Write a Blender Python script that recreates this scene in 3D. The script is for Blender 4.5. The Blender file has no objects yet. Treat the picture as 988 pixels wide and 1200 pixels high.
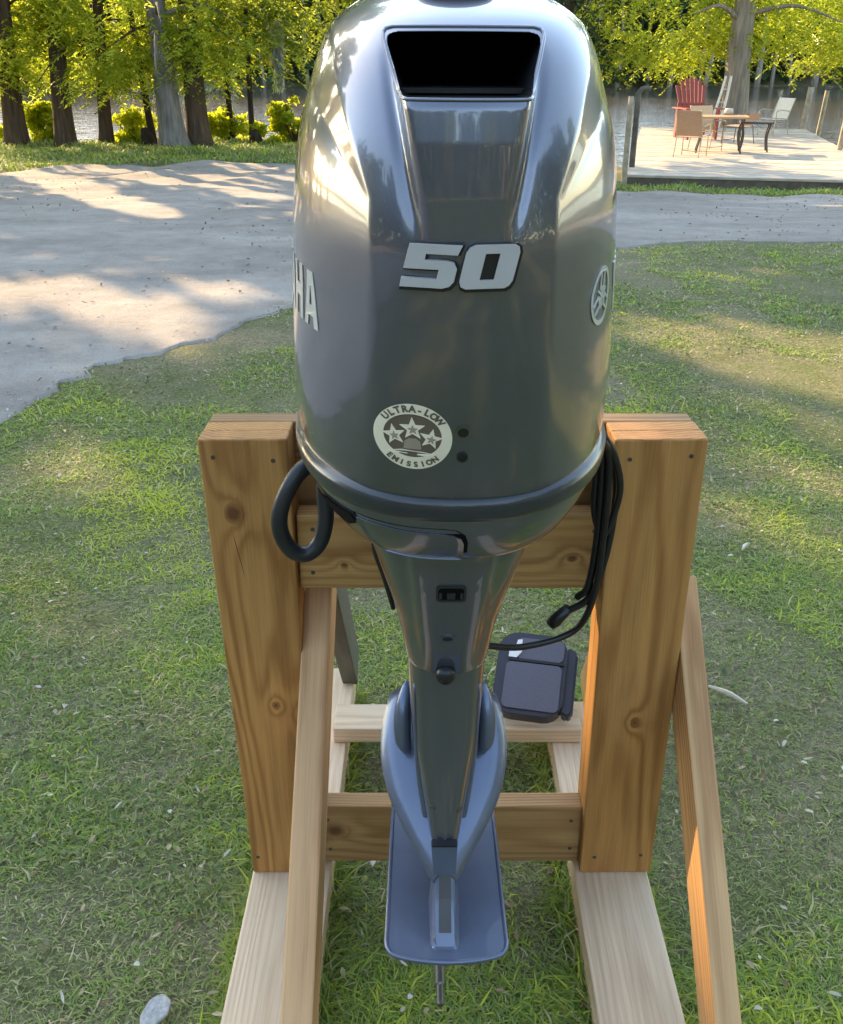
import bpy, bmesh, math, random
import numpy as np
from mathutils import Vector, Matrix
from mathutils.bvhtree import BVHTree
from mathutils.geometry import tessellate_polygon

rng = np.random.default_rng(7)
random.seed(7)
sc = bpy.context.scene
col = sc.collection

# ------------------------------------------------------------------ camera
H = 1.42
cam_d = bpy.data.cameras.new("camera")
cam = bpy.data.objects.new("camera", cam_d)
col.objects.link(cam)
cam.location = (0, 0, H)
cam.rotation_euler = (math.radians(90 - 26), 0, 0)
cam_d.sensor_fit = 'VERTICAL'
cam_d.sensor_height = 24.0
cam_d.lens = 24.0 * 1097 / 1200
cam_d.clip_start = 0.02
cam_d.clip_end = 1500
sc.camera = cam

# ------------------------------------------------------------------ light
SUN_EL = math.radians(23)
SUN_AZ = math.atan2(-0.58, 0.815)
SUN = np.array([math.cos(SUN_EL) * math.sin(SUN_AZ), math.cos(SUN_EL) * math.cos(SUN_AZ), math.sin(SUN_EL)])
world = bpy.data.worlds.new("World")
sc.world = world
world.use_nodes = True
wn = world.node_tree.nodes
bg = wn['Background']
sky = wn.new('ShaderNodeTexSky')
sky.sky_type = 'NISHITA'
sky.sun_disc = False
sky.sun_elevation = SUN_EL
sky.sun_rotation = SUN_AZ
sky.air_density = 1.0
sky.dust_density = .5
sky.ozone_density = 1.6
world.node_tree.links.new(sky.outputs[0], bg.inputs[0])
bg.inputs[1].default_value = 0.15
sun_d = bpy.data.lights.new("sun", 'SUN')
sun_d.energy = 2.4
sun_d.angle = math.radians(0.5)
sun_d.color = (1.0, 0.80, 0.55)
sun_o = bpy.data.objects.new("sun", sun_d)
col.objects.link(sun_o)
sun_o.rotation_euler = Vector(-SUN).to_track_quat('-Z', 'Y').to_euler()
sc.view_settings.view_transform = 'Standard'
sc.view_settings.look = 'None'
sc.view_settings.exposure = 2.58
sc.view_settings.use_white_balance = True
sc.view_settings.white_balance_temperature = 8200
sc.view_settings.white_balance_tint = 10
sc.view_settings.gamma = 1.0
sc.cycles.max_bounces = 8
sc.cycles.transparent_max_bounces = 8

# ------------------------------------------------------------------ helpers
def tag(o, label=None, cat=None, group=None, kind=None):
    if label: o['label'] = label
    if cat: o['category'] = cat
    if group: o['group'] = group
    if kind: o['kind'] = kind
    return o

def link(o, parent=None):
    col.objects.link(o)
    if parent is not None:
        o.parent = parent
        o.matrix_parent_inverse = parent_world(parent).inverted()
    return o

def parent_world(p):
    m = p.matrix_basis.copy()
    q = p
    while q.parent is not None:
        m = q.parent.matrix_basis @ q.matrix_parent_inverse @ m if False else (q.parent.matrix_basis @ (q.matrix_parent_inverse @ m))
        q = q.parent
    return m

def empty(name, loc, label, cat, group=None):
    o = bpy.data.objects.new(name, None)
    o.empty_display_size = 0.1
    o.location = loc
    col.objects.link(o)
    return tag(o, label, cat, group)

def smooth_mesh(me, flag=True):
    me.polygons.foreach_set('use_smooth', np.full(len(me.polygons), flag, dtype=bool))

def mesh_obj(name, verts, faces, mat, parent=None, smooth=False, mats=None):
    me = bpy.data.meshes.new(name)
    me.from_pydata([tuple(map(float, v)) for v in verts], [], [tuple(int(i) for i in f) for f in faces])
    me.update()
    if smooth: smooth_mesh(me)
    for m in (mats or [mat]):
        me.materials.append(m)
    return link(bpy.data.objects.new(name, me), parent)

def mesh_np(name, verts, quads, mat, parent=None, smooth=False, face_attr=None, point_attr=None):
    me = bpy.data.meshes.new(name)
    verts = np.asarray(verts, dtype=np.float32); quads = np.asarray(quads, dtype=np.int32)
    k = quads.shape[1]
    me.vertices.add(len(verts)); me.vertices.foreach_set('co', verts.ravel())
    me.loops.add(quads.size); me.loops.foreach_set('vertex_index', quads.ravel())
    me.polygons.add(len(quads))
    me.polygons.foreach_set('loop_start', np.arange(0, quads.size, k, dtype=np.int32))
    me.update(calc_edges=True)
    if smooth: smooth_mesh(me)
    for nm, a in (face_attr or {}).items():
        at = me.attributes.new(nm, 'FLOAT', 'FACE'); at.data.foreach_set('value', np.asarray(a, dtype=np.float32))
    for nm, a in (point_attr or {}).items():
        at = me.attributes.new(nm, 'FLOAT', 'POINT'); at.data.foreach_set('value', np.asarray(a, dtype=np.float32))
    me.materials.append(mat)
    return link(bpy.data.objects.new(name, me), parent)

def ss(a, b, x):
    t = np.clip((x - a) / (b - a), 0, 1)
    return t * t * (3 - 2 * t)

def catmull(pts, n):
    p = np.asarray(pts, float)
    if len(p) < 3:
        t = np.linspace(0, 1, n)[:, None]
        return p[0] * (1 - t) + p[-1] * t
    q = np.vstack([2 * p[0] - p[1], p, 2 * p[-1] - p[-2]])
    ts = np.linspace(0, len(p) - 1 - 1e-9, n)
    i = ts.astype(int); f = (ts - i)[:, None]
    a, b, c, d = q[i], q[i + 1], q[i + 2], q[i + 3]
    return .5 * ((2 * b) + (c - a) * f + (2 * a - 5 * b + 4 * c - d) * f ** 2 + (3 * b - a - 3 * c + d) * f ** 3)

def tube_geo(path, radii, seg=10, cap=True, lump=0.0, seed=0):
    path = np.asarray(path, float); n = len(path)
    r = np.interp(np.linspace(0, 1, n), np.linspace(0, 1, len(np.atleast_1d(radii))), np.atleast_1d(radii))
    tan = np.gradient(path, axis=0); tan /= np.linalg.norm(tan, axis=1)[:, None] + 1e-12
    ref = np.array([0, 0, 1.0]) if abs(tan[0, 2]) < .9 else np.array([1.0, 0, 0])
    V = []; F = []
    u = np.cross(tan[0], ref); u /= np.linalg.norm(u)
    rg = np.random.default_rng(seed)
    ph = rg.uniform(0, 6.28, 4)
    for i in range(n):
        u = u - tan[i] * np.dot(u, tan[i]); u /= np.linalg.norm(u)
        w = np.cross(tan[i], u)
        for k in range(seg):
            a = 2 * math.pi * k / seg
            rr = r[i] * (1 + lump * (math.sin(3 * a + ph[0] + i * .25) * .6 + math.sin(5 * a + ph[1] - i * .4) * .4))
            V.append(path[i] + rr * (math.cos(a) * u + math.sin(a) * w))
    for i in range(n - 1):
        for k in range(seg):
            F.append((i * seg + k, i * seg + (k + 1) % seg, (i + 1) * seg + (k + 1) % seg, (i + 1) * seg + k))
    if cap:
        F.append(tuple(range(seg))[::-1]); F.append(tuple((n - 1) * seg + k for k in range(seg)))
    return V, F

def join_geo(parts):
    V = []; F = []
    for v, f in parts:
        o = len(V); V += list(v); F += [tuple(i + o for i in q) for q in f]
    return V, F

def tube(name, pts, r, mat, parent=None, seg=10, n=40):
    V, F = tube_geo(catmull(pts, n), r, seg)
    return mesh_obj(name, V, F, mat, parent, True)

def box_geo(x0, x1, y0, y1, z0, z1):
    V = [(x0, y0, z0), (x1, y0, z0), (x1, y1, z0), (x0, y1, z0), (x0, y0, z1), (x1, y0, z1), (x1, y1, z1), (x0, y1, z1)]
    F = [(3, 2, 1, 0), (4, 5, 6, 7), (0, 1, 5, 4), (1, 2, 6, 5), (2, 3, 7, 6), (3, 0, 4, 7)]
    return V, F

def bevel_obj(o, w=0.003, seg=2):
    bm = bmesh.new(); bm.from_mesh(o.data)
    bmesh.ops.remove_doubles(bm, verts=bm.verts, dist=1e-6)
    bmesh.ops.bevel(bm, geom=list(bm.edges), offset=w, segments=seg, affect='EDGES', profile=0.5, clamp_overlap=True)
    bm.to_mesh(o.data); bm.free()
    return o

def poly_prism(outline, holes, mapf, depth):
    """2D outline (+holes) -> closed solid; mapf(x, y, d) gives the 3D point at depth d."""
    loops = [outline] + list(holes)
    flat = [p for l in loops for p in l]
    tris = tessellate_polygon([[Vector((p[0], p[1], 0)) for p in l] for l in loops])
    n = len(flat)
    V = [mapf(p[0], p[1], depth) for p in flat] + [mapf(p[0], p[1], 0.0) for p in flat]
    F = [tuple(t) for t in tris] + [tuple(i + n for i in t[::-1]) for t in tris]
    o = 0
    for l in loops:
        m = len(l)
        for i in range(m):
            a, b = o + i, o + (i + 1) % m
            F.append((a, b, b + n, a + n))
        o += m
    bmv = bmesh.new()
    vs = [bmv.verts.new(tuple(map(float, v))) for v in V]
    for f in F:
        try: bmv.faces.new([vs[i] for i in f])
        except ValueError: pass
    bmesh.ops.recalc_face_normals(bmv, faces=bmv.faces)
    bmv.verts.index_update()
    V = [v.co[:] for v in bmv.verts]; F = [tuple(v.index for v in f.verts) for f in bmv.faces]
    bmv.free()
    return V, F

# ------------------------------------------------------------------ node helpers
class NT:
    def __init__(self, name):
        self.m = bpy.data.materials.new(name); self.m.use_nodes = True
        self.t = self.m.node_tree; self.n = self.t.nodes
        self.b = self.n['Principled BSDF']; self.out = self.n['Material Output']
    def link(self, a, b): self.t.links.new(a, b)
    def node(self, typ, **kw):
        nd = self.n.new(typ)
        for k, v in kw.items(): setattr(nd, k, v)
        return nd
    def sin(self, sock, v):
        if hasattr(v, 'is_linked') or isinstance(v, bpy.types.NodeSocket): self.link(v, sock)
        else: sock.default_value = v
    def math(self, op, a, b=None, c=None, clamp=False):
        nd = self.node('ShaderNodeMath', operation=op); nd.use_clamp = clamp
        self.sin(nd.inputs[0], a)
        if b is not None: self.sin(nd.inputs[1], b)
        if c is not None: self.sin(nd.inputs[2], c)
        return nd.outputs[0]
    def vmath(self, op, a, b=None):
        nd = self.node('ShaderNodeVectorMath', operation=op)
        self.sin(nd.inputs[0], a)
        if b is not None: self.sin(nd.inputs[1], b)
        return nd.outputs[0]
    def noise(self, vec, scale, detail=3, rough=.55, dist=0.0):
        nd = self.node('ShaderNodeTexNoise')
        if vec is not None: self.link(vec, nd.inputs['Vector'])
        nd.inputs['Scale'].default_value = scale; nd.inputs['Detail'].default_value = detail
        nd.inputs['Roughness'].default_value = rough; nd.inputs['Distortion'].default_value = dist
        return nd.outputs['Fac']
    def ramp(self, fac, stops):
        nd = self.node('ShaderNodeValToRGB')
        self.link(fac, nd.inputs[0])
        els = nd.color_ramp.elements
        while len(els) < len(stops): els.new(.5)
        for e, (p, c) in zip(els, stops):
            e.position = p; e.color = (*c, 1) if len(c) == 3 else c
        return nd.outputs[0]
    def mix(self, fac, a, b, blend='MIX'):
        nd = self.node('ShaderNodeMix', data_type='RGBA', blend_type=blend)
        self.sin(nd.inputs[0], fac)
        for s, v in ((nd.inputs[6], a), (nd.inputs[7], b)):
            if isinstance(v, bpy.types.NodeSocket): self.link(v, s)
            else: s.default_value = (*v, 1)
        return nd.outputs[2]
    def bump(self, h, strength=.3, dist=.01):
        nd = self.node('ShaderNodeBump')
        nd.inputs['Strength'].default_value = strength; nd.inputs['Distance'].default_value = dist
        self.link(h, nd.inputs['Height'])
        self.link(nd.outputs[0], self.b.inputs['Normal'])
        return nd
    def pos(self):
        return self.node('ShaderNodeNewGeometry').outputs['Position']
    def attr(self, name, out='Fac'):
        return self.node('ShaderNodeAttribute', attribute_name=name).outputs[out]
    def scale(self, vec, s):
        nd = self.node('ShaderNodeMapping'); self.link(vec, nd.inputs[0]); nd.inputs['Scale'].default_value = s
        return nd.outputs[0]
    def base(self, c):
        if isinstance(c, bpy.types.NodeSocket): self.link(c, self.b.inputs['Base Color'])
        else: self.b.inputs['Base Color'].default_value = (*c, 1)
    def set(self, **kw):
        for k, v in kw.items():
            s = self.b.inputs[k.replace('_', ' ')]
            if isinstance(v, bpy.types.NodeSocket): self.link(v, s)
            else: s.default_value = v
        return self.m

def plain(name, c, rough=.5, metal=0.0, coat=0.0, var=.12, nscale=30, bump=0.0, spec=.5):
    t = NT(name)
    nz = t.noise(t.pos(), nscale, 4)
    lo = tuple(x * (1 - var) for x in c); hi = tuple(min(1, x * (1 + var)) for x in c)
    t.base(t.ramp(nz, [(.3, lo), (.7, hi)]))
    if bump: t.bump(nz, bump, .002)
    r = t.math('MULTIPLY_ADD', nz, .2 * rough, rough * .9)
    return t.set(Roughness=r, Metallic=metal, Coat_Weight=coat, Coat_Roughness=.04, Specular_IOR_Level=spec)

def paint_mat():
    t = NT('cowl_paint')
    p = t.pos()
    fl = t.noise(p, 1500, 2)
    dust = t.noise(p, 9, 5, .65)
    t.base(t.mix(t.math('MULTIPLY', fl, .5), (.115, .122, .150), (.215, .230, .280)))
    spots = t.noise(p, 260, 3, .7)
    scr = t.noise(t.scale(p, (40, 40, 900)), 1.0, 2)
    cr = t.math('MULTIPLY_ADD', t.math('ADD', dust, t.math('MULTIPLY', spots, .5)), .07, .004)
    t.bump(t.noise(p, 55, 2), .012, .002)
    return t.set(Roughness=.33, Metallic=.78, Coat_Weight=1.0, Coat_Roughness=cr, Coat_IOR=1.6)

def wood_mat(name, early, late, ring=.0075, knots=(), cont=.75, b0=.02, c0=.09, dirt=.25, seed=0.0):
    """attribute 'wc' = (along, across, thick) in metres; knots are (along, across, radius)."""
    t = NT(name)
    w = t.attr('wc', 'Vector')
    off = t.vmath('ADD', w, (seed * 1.37, seed * .11, seed * .07))
    sx = t.node('ShaderNodeSeparateXYZ'); t.link(w, sx.inputs[0])
    a, b, c = sx.outputs
    wob = t.noise(t.scale(off, (.9, 8, 8)), 1.0, 2)
    wob2 = t.noise(t.scale(off, (5, 40, 40)), 1.0, 2)
    bb = t.math('SUBTRACT', b, b0); cc = t.math('SUBTRACT', c, -c0)
    r = t.math('SQRT', t.math('ADD', t.math('MULTIPLY', bb, bb), t.math('MULTIPLY', cc, cc)))
    r = t.math('ADD', r, t.math('MULTIPLY_ADD', wob, .050, t.math('MULTIPLY', wob2, .006)))
    kdark = None
    for (ka, kb, kr) in knots:
        da = t.math('MULTIPLY', t.math('SUBTRACT', a, ka), .75); db = t.math('SUBTRACT', b, kb)
        d = t.math('SQRT', t.math('ADD', t.math('MULTIPLY', da, da), t.math('MULTIPLY', db, db)))
        d = t.math('ADD', d, t.math('MULTIPLY_ADD', t.noise(off, 60, 2), .006, -.003))
        infl = t.math('POWER', 2.718, t.math('MULTIPLY', d, -1.0 / (kr * 1.5)))
        r = t.math('ADD', r, t.math('MULTIPLY', infl, .022))
        k = t.math('SUBTRACT', 1.0, t.math('DIVIDE', d, kr), clamp=True)
        k = t.math('POWER', k, .45)
        kdark = k if kdark is None else t.math('MAXIMUM', kdark, k)
    ph = t.math('MULTIPLY', r, 6.2832 / ring)
    s = t.math('MULTIPLY_ADD', t.math('SINE', ph), .5, .5)
    s = t.math('POWER', s, 1.6)
    s = t.math('MULTIPLY', s, t.math('MULTIPLY_ADD', t.noise(t.scale(off, (2, 14, 14)), 1.0, 2), 1.3, .1), clamp=True)
    colr = t.mix(t.math('MULTIPLY', s, cont), early, late)
    fib = t.noise(t.scale(off, (6, 420, 420)), 1.0, 3, .6)
    colr = t.mix(.35, colr, t.ramp(fib, [(.25, (.35, .35, .35)), (.75, (1, 1, 1))]), 'MULTIPLY')
    blot = t.noise(t.scale(off, (1.8, 26, 26)), 1.0, 5, .6)
    colr = t.mix(dirt, colr, t.ramp(blot, [(.3, (.45, .42, .40)), (.6, (1, 1, 1))]), 'MULTIPLY')
    if kdark is not None:
        colr = t.mix(t.math('MULTIPLY', kdark, .9), colr, (late[0] * .28, late[1] * .2, late[2] * .2))
    t.base(colr)
    t.bump(t.math('ADD', fib, t.math('MULTIPLY', s, .8)), .25, .0015)
    return t.set(Roughness=.62, Specular_IOR_Level=.35)

def leaf_mat(name, c0, c1, c2, trans=.5):
    t = NT(name)
    f = t.attr('tint')
    nz = t.noise(t.pos(), 1.2, 3)
    f2 = t.math('MULTIPLY_ADD', t.math('SUBTRACT', nz, .5), .7, f, clamp=True)
    c = t.ramp(f2, [(0, c0), (.5, c1), (1, c2)])
    t.base(c)
    t.set(Roughness=.55, Specular_IOR_Level=.25)
    tr = t.node('ShaderNodeBsdfTranslucent'); t.link(c, tr.inputs[0])
    mx = t.node('ShaderNodeMixShader'); mx.inputs[0].default_value = trans
    t.link(t.b.outputs[0], mx.inputs[1]); t.link(tr.outputs[0], mx.inputs[2])
    t.link(mx.outputs[0], t.out.inputs[0])
    return t.m

def bark_mat(name, a, b):
    t = NT(name)
    p = t.pos()
    n1 = t.noise(t.scale(p, (14, 14, 1.6)), 1.0, 5, .6)
    n2 = t.noise(p, 2.0, 4)
    c = t.ramp(n1, [(.3, tuple(x * .45 for x in a)), (.52, a), (.75, b)])
    c = t.mix(t.math('MULTIPLY', n2, .5), c, tuple(x * .7 for x in b))
    t.base(c); t.bump(n1, .7, .03)
    return t.set(Roughness=.9, Specular_IOR_Level=.15)

M = {}
M['paint'] = paint_mat()
M['lower'] = plain('lower_unit_sky_tint', (.140, .168, .235), .38, .6, .4, .05)  # bluish tint paints sky reflection into the lower unit's colour
M['black'] = plain('black_plastic', (.012, .012, .013), .38)
M['void'] = plain('intake_black', (.004, .004, .004), .8, spec=.1)
M['rubber'] = plain('rubber', (.020, .021, .023), .42, nscale=60)
M['seam'] = plain('seam_rubber', (.030, .033, .038), .30, coat=.3)
M['silver'] = plain('badge_silver', (.50, .48, .47), .45, .1, .1, .03)
M['cream'] = plain('sticker_cream', (.90, .79, .60), .45, 0.0, .1, .06)
M['stick_dark'] = plain('sticker_brown', (.14, .105, .075), .4)
M['decal'] = plain('decal_silver', (.62, .62, .56), .3, .3, .3, .05)
M['steel'] = plain('shaft_steel', (.16, .16, .13), .4, .8)
M['case'] = plain('case_fabric', (.035, .037, .050), .42, nscale=300, bump=.2)
M['case2'] = plain('case_lining', (.11, .11, .14), .5, nscale=300, bump=.2)
M['white'] = plain('white_label', (.8, .8, .78), .6)
M['bolt'] = plain('galvanised_bolt', (.10, .09, .08), .5, .6)
M['bark_grey'] = bark_mat('bark_grey', (.17, .15, .13), (.30, .27, .24))
M['bark_brown'] = bark_mat('bark_brown', (.085, .055, .035), (.17, .11, .075))
M['bark_tan'] = bark_mat('bark_tan', (.24, .19, .14), (.40, .33, .25))
M['bark_dark'] = bark_mat('bark_dark', (.04, .028, .02), (.08, .055, .04))
M['leaf_gold'] = leaf_mat('leaf_gold', (.16, .21, .02), (.40, .47, .045), (.62, .64, .09), .62)
M['leaf_green'] = leaf_mat('leaf_green', (.08, .13, .018), (.22, .28, .03), (.42, .44, .05), .5)
M['leaf_dark'] = leaf_mat('leaf_dark', (.016, .036, .014), (.030, .058, .020), (.07, .10, .028), .3)
M['leaf_shrub'] = leaf_mat('leaf_shrub', (.24, .30, .02), (.50, .54, .04), (.68, .66, .08), .65)
M['deck_wood'] = plain('deck_wood', (.46, .37, .28), .75, nscale=5, var=.2, bump=.2)
M['deck_dark'] = plain('deck_fascia', (.12, .09, .065), .8, nscale=8, var=.3)
M['piling'] = plain('piling_wood', (.34, .27, .18), .8, nscale=9, var=.35)
M['piling_dark'] = plain('piling_dark', (.10, .085, .06), .8, nscale=9, var=.35)
M['red'] = plain('red_paint', (.27, .040, .025), .6)
M['patio_metal'] = plain('patio_metal', (.40, .31, .20), .5)
M['dark_metal'] = plain('dark_metal', (.05, .04, .035), .5)
M['sling_tan'] = plain('sling_tan', (.58, .40, .22), .7)
M['sling_brown'] = plain('sling_brown', (.36, .23, .15), .7)
M['sling_grey'] = plain('sling_grey', (.55, .50, .40), .7)
M['table_wood'] = plain('table_top_wood', (.42, .25, .13), .55)
M['pale_wood'] = plain('pale_wood', (.60, .52, .42), .7, nscale=12)
M['shell'] = plain('pale_shell', (.42, .39, .35), .6, nscale=120, var=.3, bump=.4)
M['moss'] = leaf_mat('grey_moss', (.22, .23, .20), (.34, .35, .31), (.48, .48, .44), .4)

# ------------------------------------------------------------------ ground
def gh(x, y):
    x = np.asarray(x, float); y = np.asarray(y, float)
    z = -.35 * ss(5, 20, y) - .22 * ss(-1, 5, x) * ss(7, 16, y)
    yb = 23.2 - 3.6 * ss(0, 4, x) + .4 * np.sin(x * .9)
    z = z - 1.3 * ss(yb, yb + 3.0, y)
    z = z + 2.8 * ss(86, 95, y)
    amp = .010 + .03 * ss(9, 20, y)
    z = z + amp * (np.sin(x * 2.3 + y * 1.1) * np.sin(y * 1.9 - x * .7) + .5 * np.sin(x * 5.1 - y * 3.7))
    return z

def axis(lo, hi, step, far_lo, far_hi, g=1.13):
    core = list(np.arange(lo, hi + 1e-6, step))
    s = step; x = lo; left = []
    while x > far_lo:
        s *= g; x -= s; left.append(x)
    s = step; x = hi; right = []
    while x < far_hi:
        s *= g; x += s; right.append(x)
    return np.array(left[::-1] + core + right)

xs = axis(-12, 13, .1, -600, 600); ys = axis(-2, 27, .1, -600, 700)
X, Y = np.meshgrid(xs, ys)
Z = gh(X, Y)
idx = np.arange(X.size).reshape(X.shape)
quads = np.stack([idx[:-1, :-1], idx[:-1, 1:], idx[1:, 1:], idx[1:, :-1]], -1).reshape(-1, 4)

def ground_mat():
    t = NT('lawn_soil')
    p = t.pos()
    n1 = t.noise(p, .9, 4); n2 = t.noise(p, 6, 5, .65); n3 = t.math('MULTIPLY_ADD', t.noise(p, 60, 4, .7), .5, t.math('MULTIPLY', t.noise(t.scale(p, (1, 1, 1)), 240, 4, .75), .5))
    thatch = t.ramp(n3, [(.30, (.07, .055, .036)), (.5, (.27, .22, .14)), (.70, (.58, .49, .34))])  # dark ends of both ramps paint the shade between grass blades
    green = t.ramp(n3, [(.30, (.03, .034, .013)), (.5, (.14, .16, .055)), (.72, (.32, .34, .13))])
    f = t.math('MULTIPLY_ADD', t.math('ADD', t.math('MULTIPLY', n1, 1.4), n2), 1.6, -1.4, clamp=True)
    t.base(t.mix(f, thatch, green))
    t.bump(t.math('ADD', n3, n2), .8, .02)
    return t.set(Roughness=.95, Specular_IOR_Level=.1)
M['ground'] = ground_mat()
ground = mesh_np('ground', np.stack([X, Y, Z], -1).reshape(-1, 3), quads, M['ground'], smooth=True)
tag(ground, 'lawn soil and river bank under the grass', kind='structure')

# road ------------------------------------------------------------
NEAR = np.array([(-4.4, -8), (-3.2, .0), (-2.45, 2.2), (-1.81, 3.77), (-1.68, 4.3), (-1.58, 4.62), (-1.33, 4.92), (-1.06, 5.33), (-.82, 5.93),
                 (-.2, 6.95), (.7, 7.75), (1.68, 8.16), (3.0, 8.44), (5, 8.5), (9, 8.2), (30, 7)])
FAR = np.array([(-40, -8), (-30, 9), (-16, 14), (-10, 15.6), (-7, 16.5), (-5.9, 17.3), (-4.5, 17.9), (-3.2, 18.3), (-1.5, 17.8), (0, 16.6), (3, 15.0),
                (4.65, 14.7), (6.2, 14.2), (8, 13.7), (12, 12.8), (30, 9)])
def resample(P, n):
    d = np.r_[0, np.cumsum(np.linalg.norm(np.diff(P, axis=0), axis=1))]
    c = catmull(P, 600)
    d = np.r_[0, np.cumsum(np.linalg.norm(np.diff(c, axis=0), axis=1))]
    s = np.linspace(0, d[-1], n)
    return np.stack([np.interp(s, d, c[:, k]) for k in (0, 1)], -1)
def by_param(P, n):
    return catmull(P, n)
nA, nB = 700, 110
A = by_param(NEAR, nA); B = by_param(FAR, nA)
jit = np.random.default_rng(3)
def ragged(n, amp):
    o = np.zeros(n)
    for k, a in ((6, .2), (12, .35), (25, .5), (50, .7), (140, .5)):
        o += a * np.interp(np.linspace(0, 1, n), np.linspace(0, 1, k), jit.normal(0, 1, k))
    return o * amp
ra = ragged(nA, .045)
nrm = np.stack([-np.gradient(A[:, 1]), np.gradient(A[:, 0])], -1); nrm /= np.linalg.norm(nrm, axis=1)[:, None]
A2 = A + nrm * ra[:, None]
B2 = B + np.stack([np.zeros(nA), ragged(nA, .10)], -1)
tt = np.linspace(0, 1, nB) ** 1.3
R2 = A[:, None, :] * (1 - tt[None, :, None]) + B[:, None, :] * tt[None, :, None]
R2 += (A2 - A)[:, None, :] * np.exp(-tt * 90)[None, :, None] + (B2 - B)[:, None, :] * np.exp(-(1 - tt) * 30)[None, :, None]
RZ = gh(R2[..., 0], R2[..., 1]) + .012
RZ[:, 0] -= .03; RZ[:, -1] -= .03
ridx = np.arange(nA * nB).reshape(nA, nB)
rq = np.stack([ridx[:-1, :-1], ridx[1:, :-1], ridx[1:, 1:], ridx[:-1, 1:]], -1).reshape(-1, 4)

def road_mat():
    t = NT('sandy_gravel')
    p = t.pos()
    n1 = t.noise(t.scale(p, (.45, 1.1, 1)), 1.0, 4, .6); n2 = t.noise(p, 5, 5, .7); n3 = t.noise(p, 90, 3, .7)
    leafy = t.noise(t.scale(p, (1, 1.6, 1)), 2.6, 6, .75)
    c = t.ramp(n1, [(.25, (.27, .235, .20)), (.5, (.38, .335, .29)), (.72, (.47, .42, .365))])
    c = t.mix(.55, c, t.ramp(n2, [(.3, (.62, .6, .58)), (.62, (1, 1, 1))]), 'MULTIPLY')
    c = t.mix(.45, c, t.ramp(n3, [(.3, (.55, .52, .5)), (.6, (1, 1, 1))]), 'MULTIPLY')
    c = t.mix(t.ramp(leafy, [(.60, (0, 0, 0)), (.72, (.75, .75, .75))]), c, (.20, .15, .11))
    t.base(c)
    t.bump(t.math('ADD', n3, t.math('MULTIPLY', n2, 2)), .5, .02)
    return t.set(Roughness=.92, Specular_IOR_Level=.15)
M['road'] = road_mat()
road = mesh_np('road', np.c_[R2.reshape(-1, 2), RZ.ravel()], rq, M['road'], smooth=True)
tag(road, 'pale sandy gravel track curving across behind the motor', kind='structure')

poly = np.vstack([A2, B2[::-1]])
def in_road(x, y):
    inside = np.zeros(len(x), bool)
    px, py = poly[::3, 0], poly[::3, 1]
    n = len(px); j = n - 1
    for i in range(n):
        c = ((py[i] > y) != (py[j] > y)) & (x < (px[j] - px[i]) * (y - py[i]) / (py[j] - py[i] + 1e-12) + px[i])
        inside ^= c; j = i
    return inside

# water -------------------------------------------------------------
def water_mat():
    t = NT('river_water')
    p = t.pos()
    n = t.noise(t.scale(p, (.7, 2.2, 1)), 1.0, 4, .55)
    t.base((.085, .074, .05))
    t.bump(n, .35, .25)
    return t.set(Roughness=.10, IOR=1.33, Specular_IOR_Level=.6)
wv = [(-500, 18, -1.0), (500, 18, -1.0), (500, 130, -1.0), (-500, 130, -1.0)]
water = mesh_obj('water', wv, [(0, 1, 2, 3)], water_mat())
tag(water, 'brown river behind the trees', kind='structure')

# ------------------------------------------------------------------ leaves
# lines of sight from sunlit patches on the ground and the stand toward the sun: no leaf hangs in them
TUN = []
def tunnel(x, y, r, z=None):
    TUN.append((np.array([x, y, float(gh(x, y)) if z is None else z]), r))
for x, y, r in [(-2.35, 6.2, .16), (-2.1, 6.0, .20), (-1.8, 5.65, .20), (-1.55, 5.4, .12), (-2.75, 5.9, .13), (-3.0, 6.3, .15),
                (-6.7, 16.4, .3), (-6.0, 15.3, .35), (-5.2, 14.2, .32), (-4.6, 13.2, .35), (-4.0, 12.2, .32), (-3.4, 11.2, .28), (-3.0, 10.6, .25),
                (-6.9, 14.3, .3), (-6.3, 13.3, .3), (-5.7, 12.4, .25), (-4.9, 16.3, .35), (-4.2, 15.5, .3), (-3.4, 14.6, .3), (-2.6, 13.4, .28), (-2.0, 12.4, .22),
                (-1.5, 15.6, .3), (-3.0, 17.0, .3),
                (1.65, 4.85, .25), (1.9, 4.6, .32), (2.15, 4.35, .36), (2.45, 4.5, .38), (2.2, 4.95, .2), (2.15, 6.8, .10), (2.6, 4.1, .32), (2.6, 7.0, .08),
                (1.3, 5.7, .05), (-1.33, 3.36, .11), (-1.47, 3.15, .08), (-1.05, 3.0, .08), (-.62, 1.86, .10), (-1.17, 2.44, .10), (-.85, 1.40, .08), (1.25, 2.66, .10), (1.49, 3.2, .10), (.80, 1.8, .06),
                (-.55, -.35, .12), (-.30, -1.3, .14), (-1.0, -.9, .14), (.55, -.6, .12), (.9, -1.6, .15), (.35, -2.4, .15), (-.8, -2.8, .18), (1.5, -.4, .14), (-1.9, -1.9, .18), (1.9, -3.0, .18), (.1, -4.2, .2), (-1.5, -4.6, .22), (2.6, -1.5, .18), (-.80, .30, .09), (.95, .2, .08)]:  # sun gaps made up around the viewer to streak the cowl's reflection
    tunnel(x, y, r)
tunnel(.415, 1.06, .09, .30); tunnel(.415, .99, .09, .24); tunnel(.415, 1.12, .07, .36); [tunnel(.28, 1.295, .11, z_) for z_ in (.62, .54, .46, .38, .31)]
tunnel(.05, .83, .02, .40)

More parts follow.
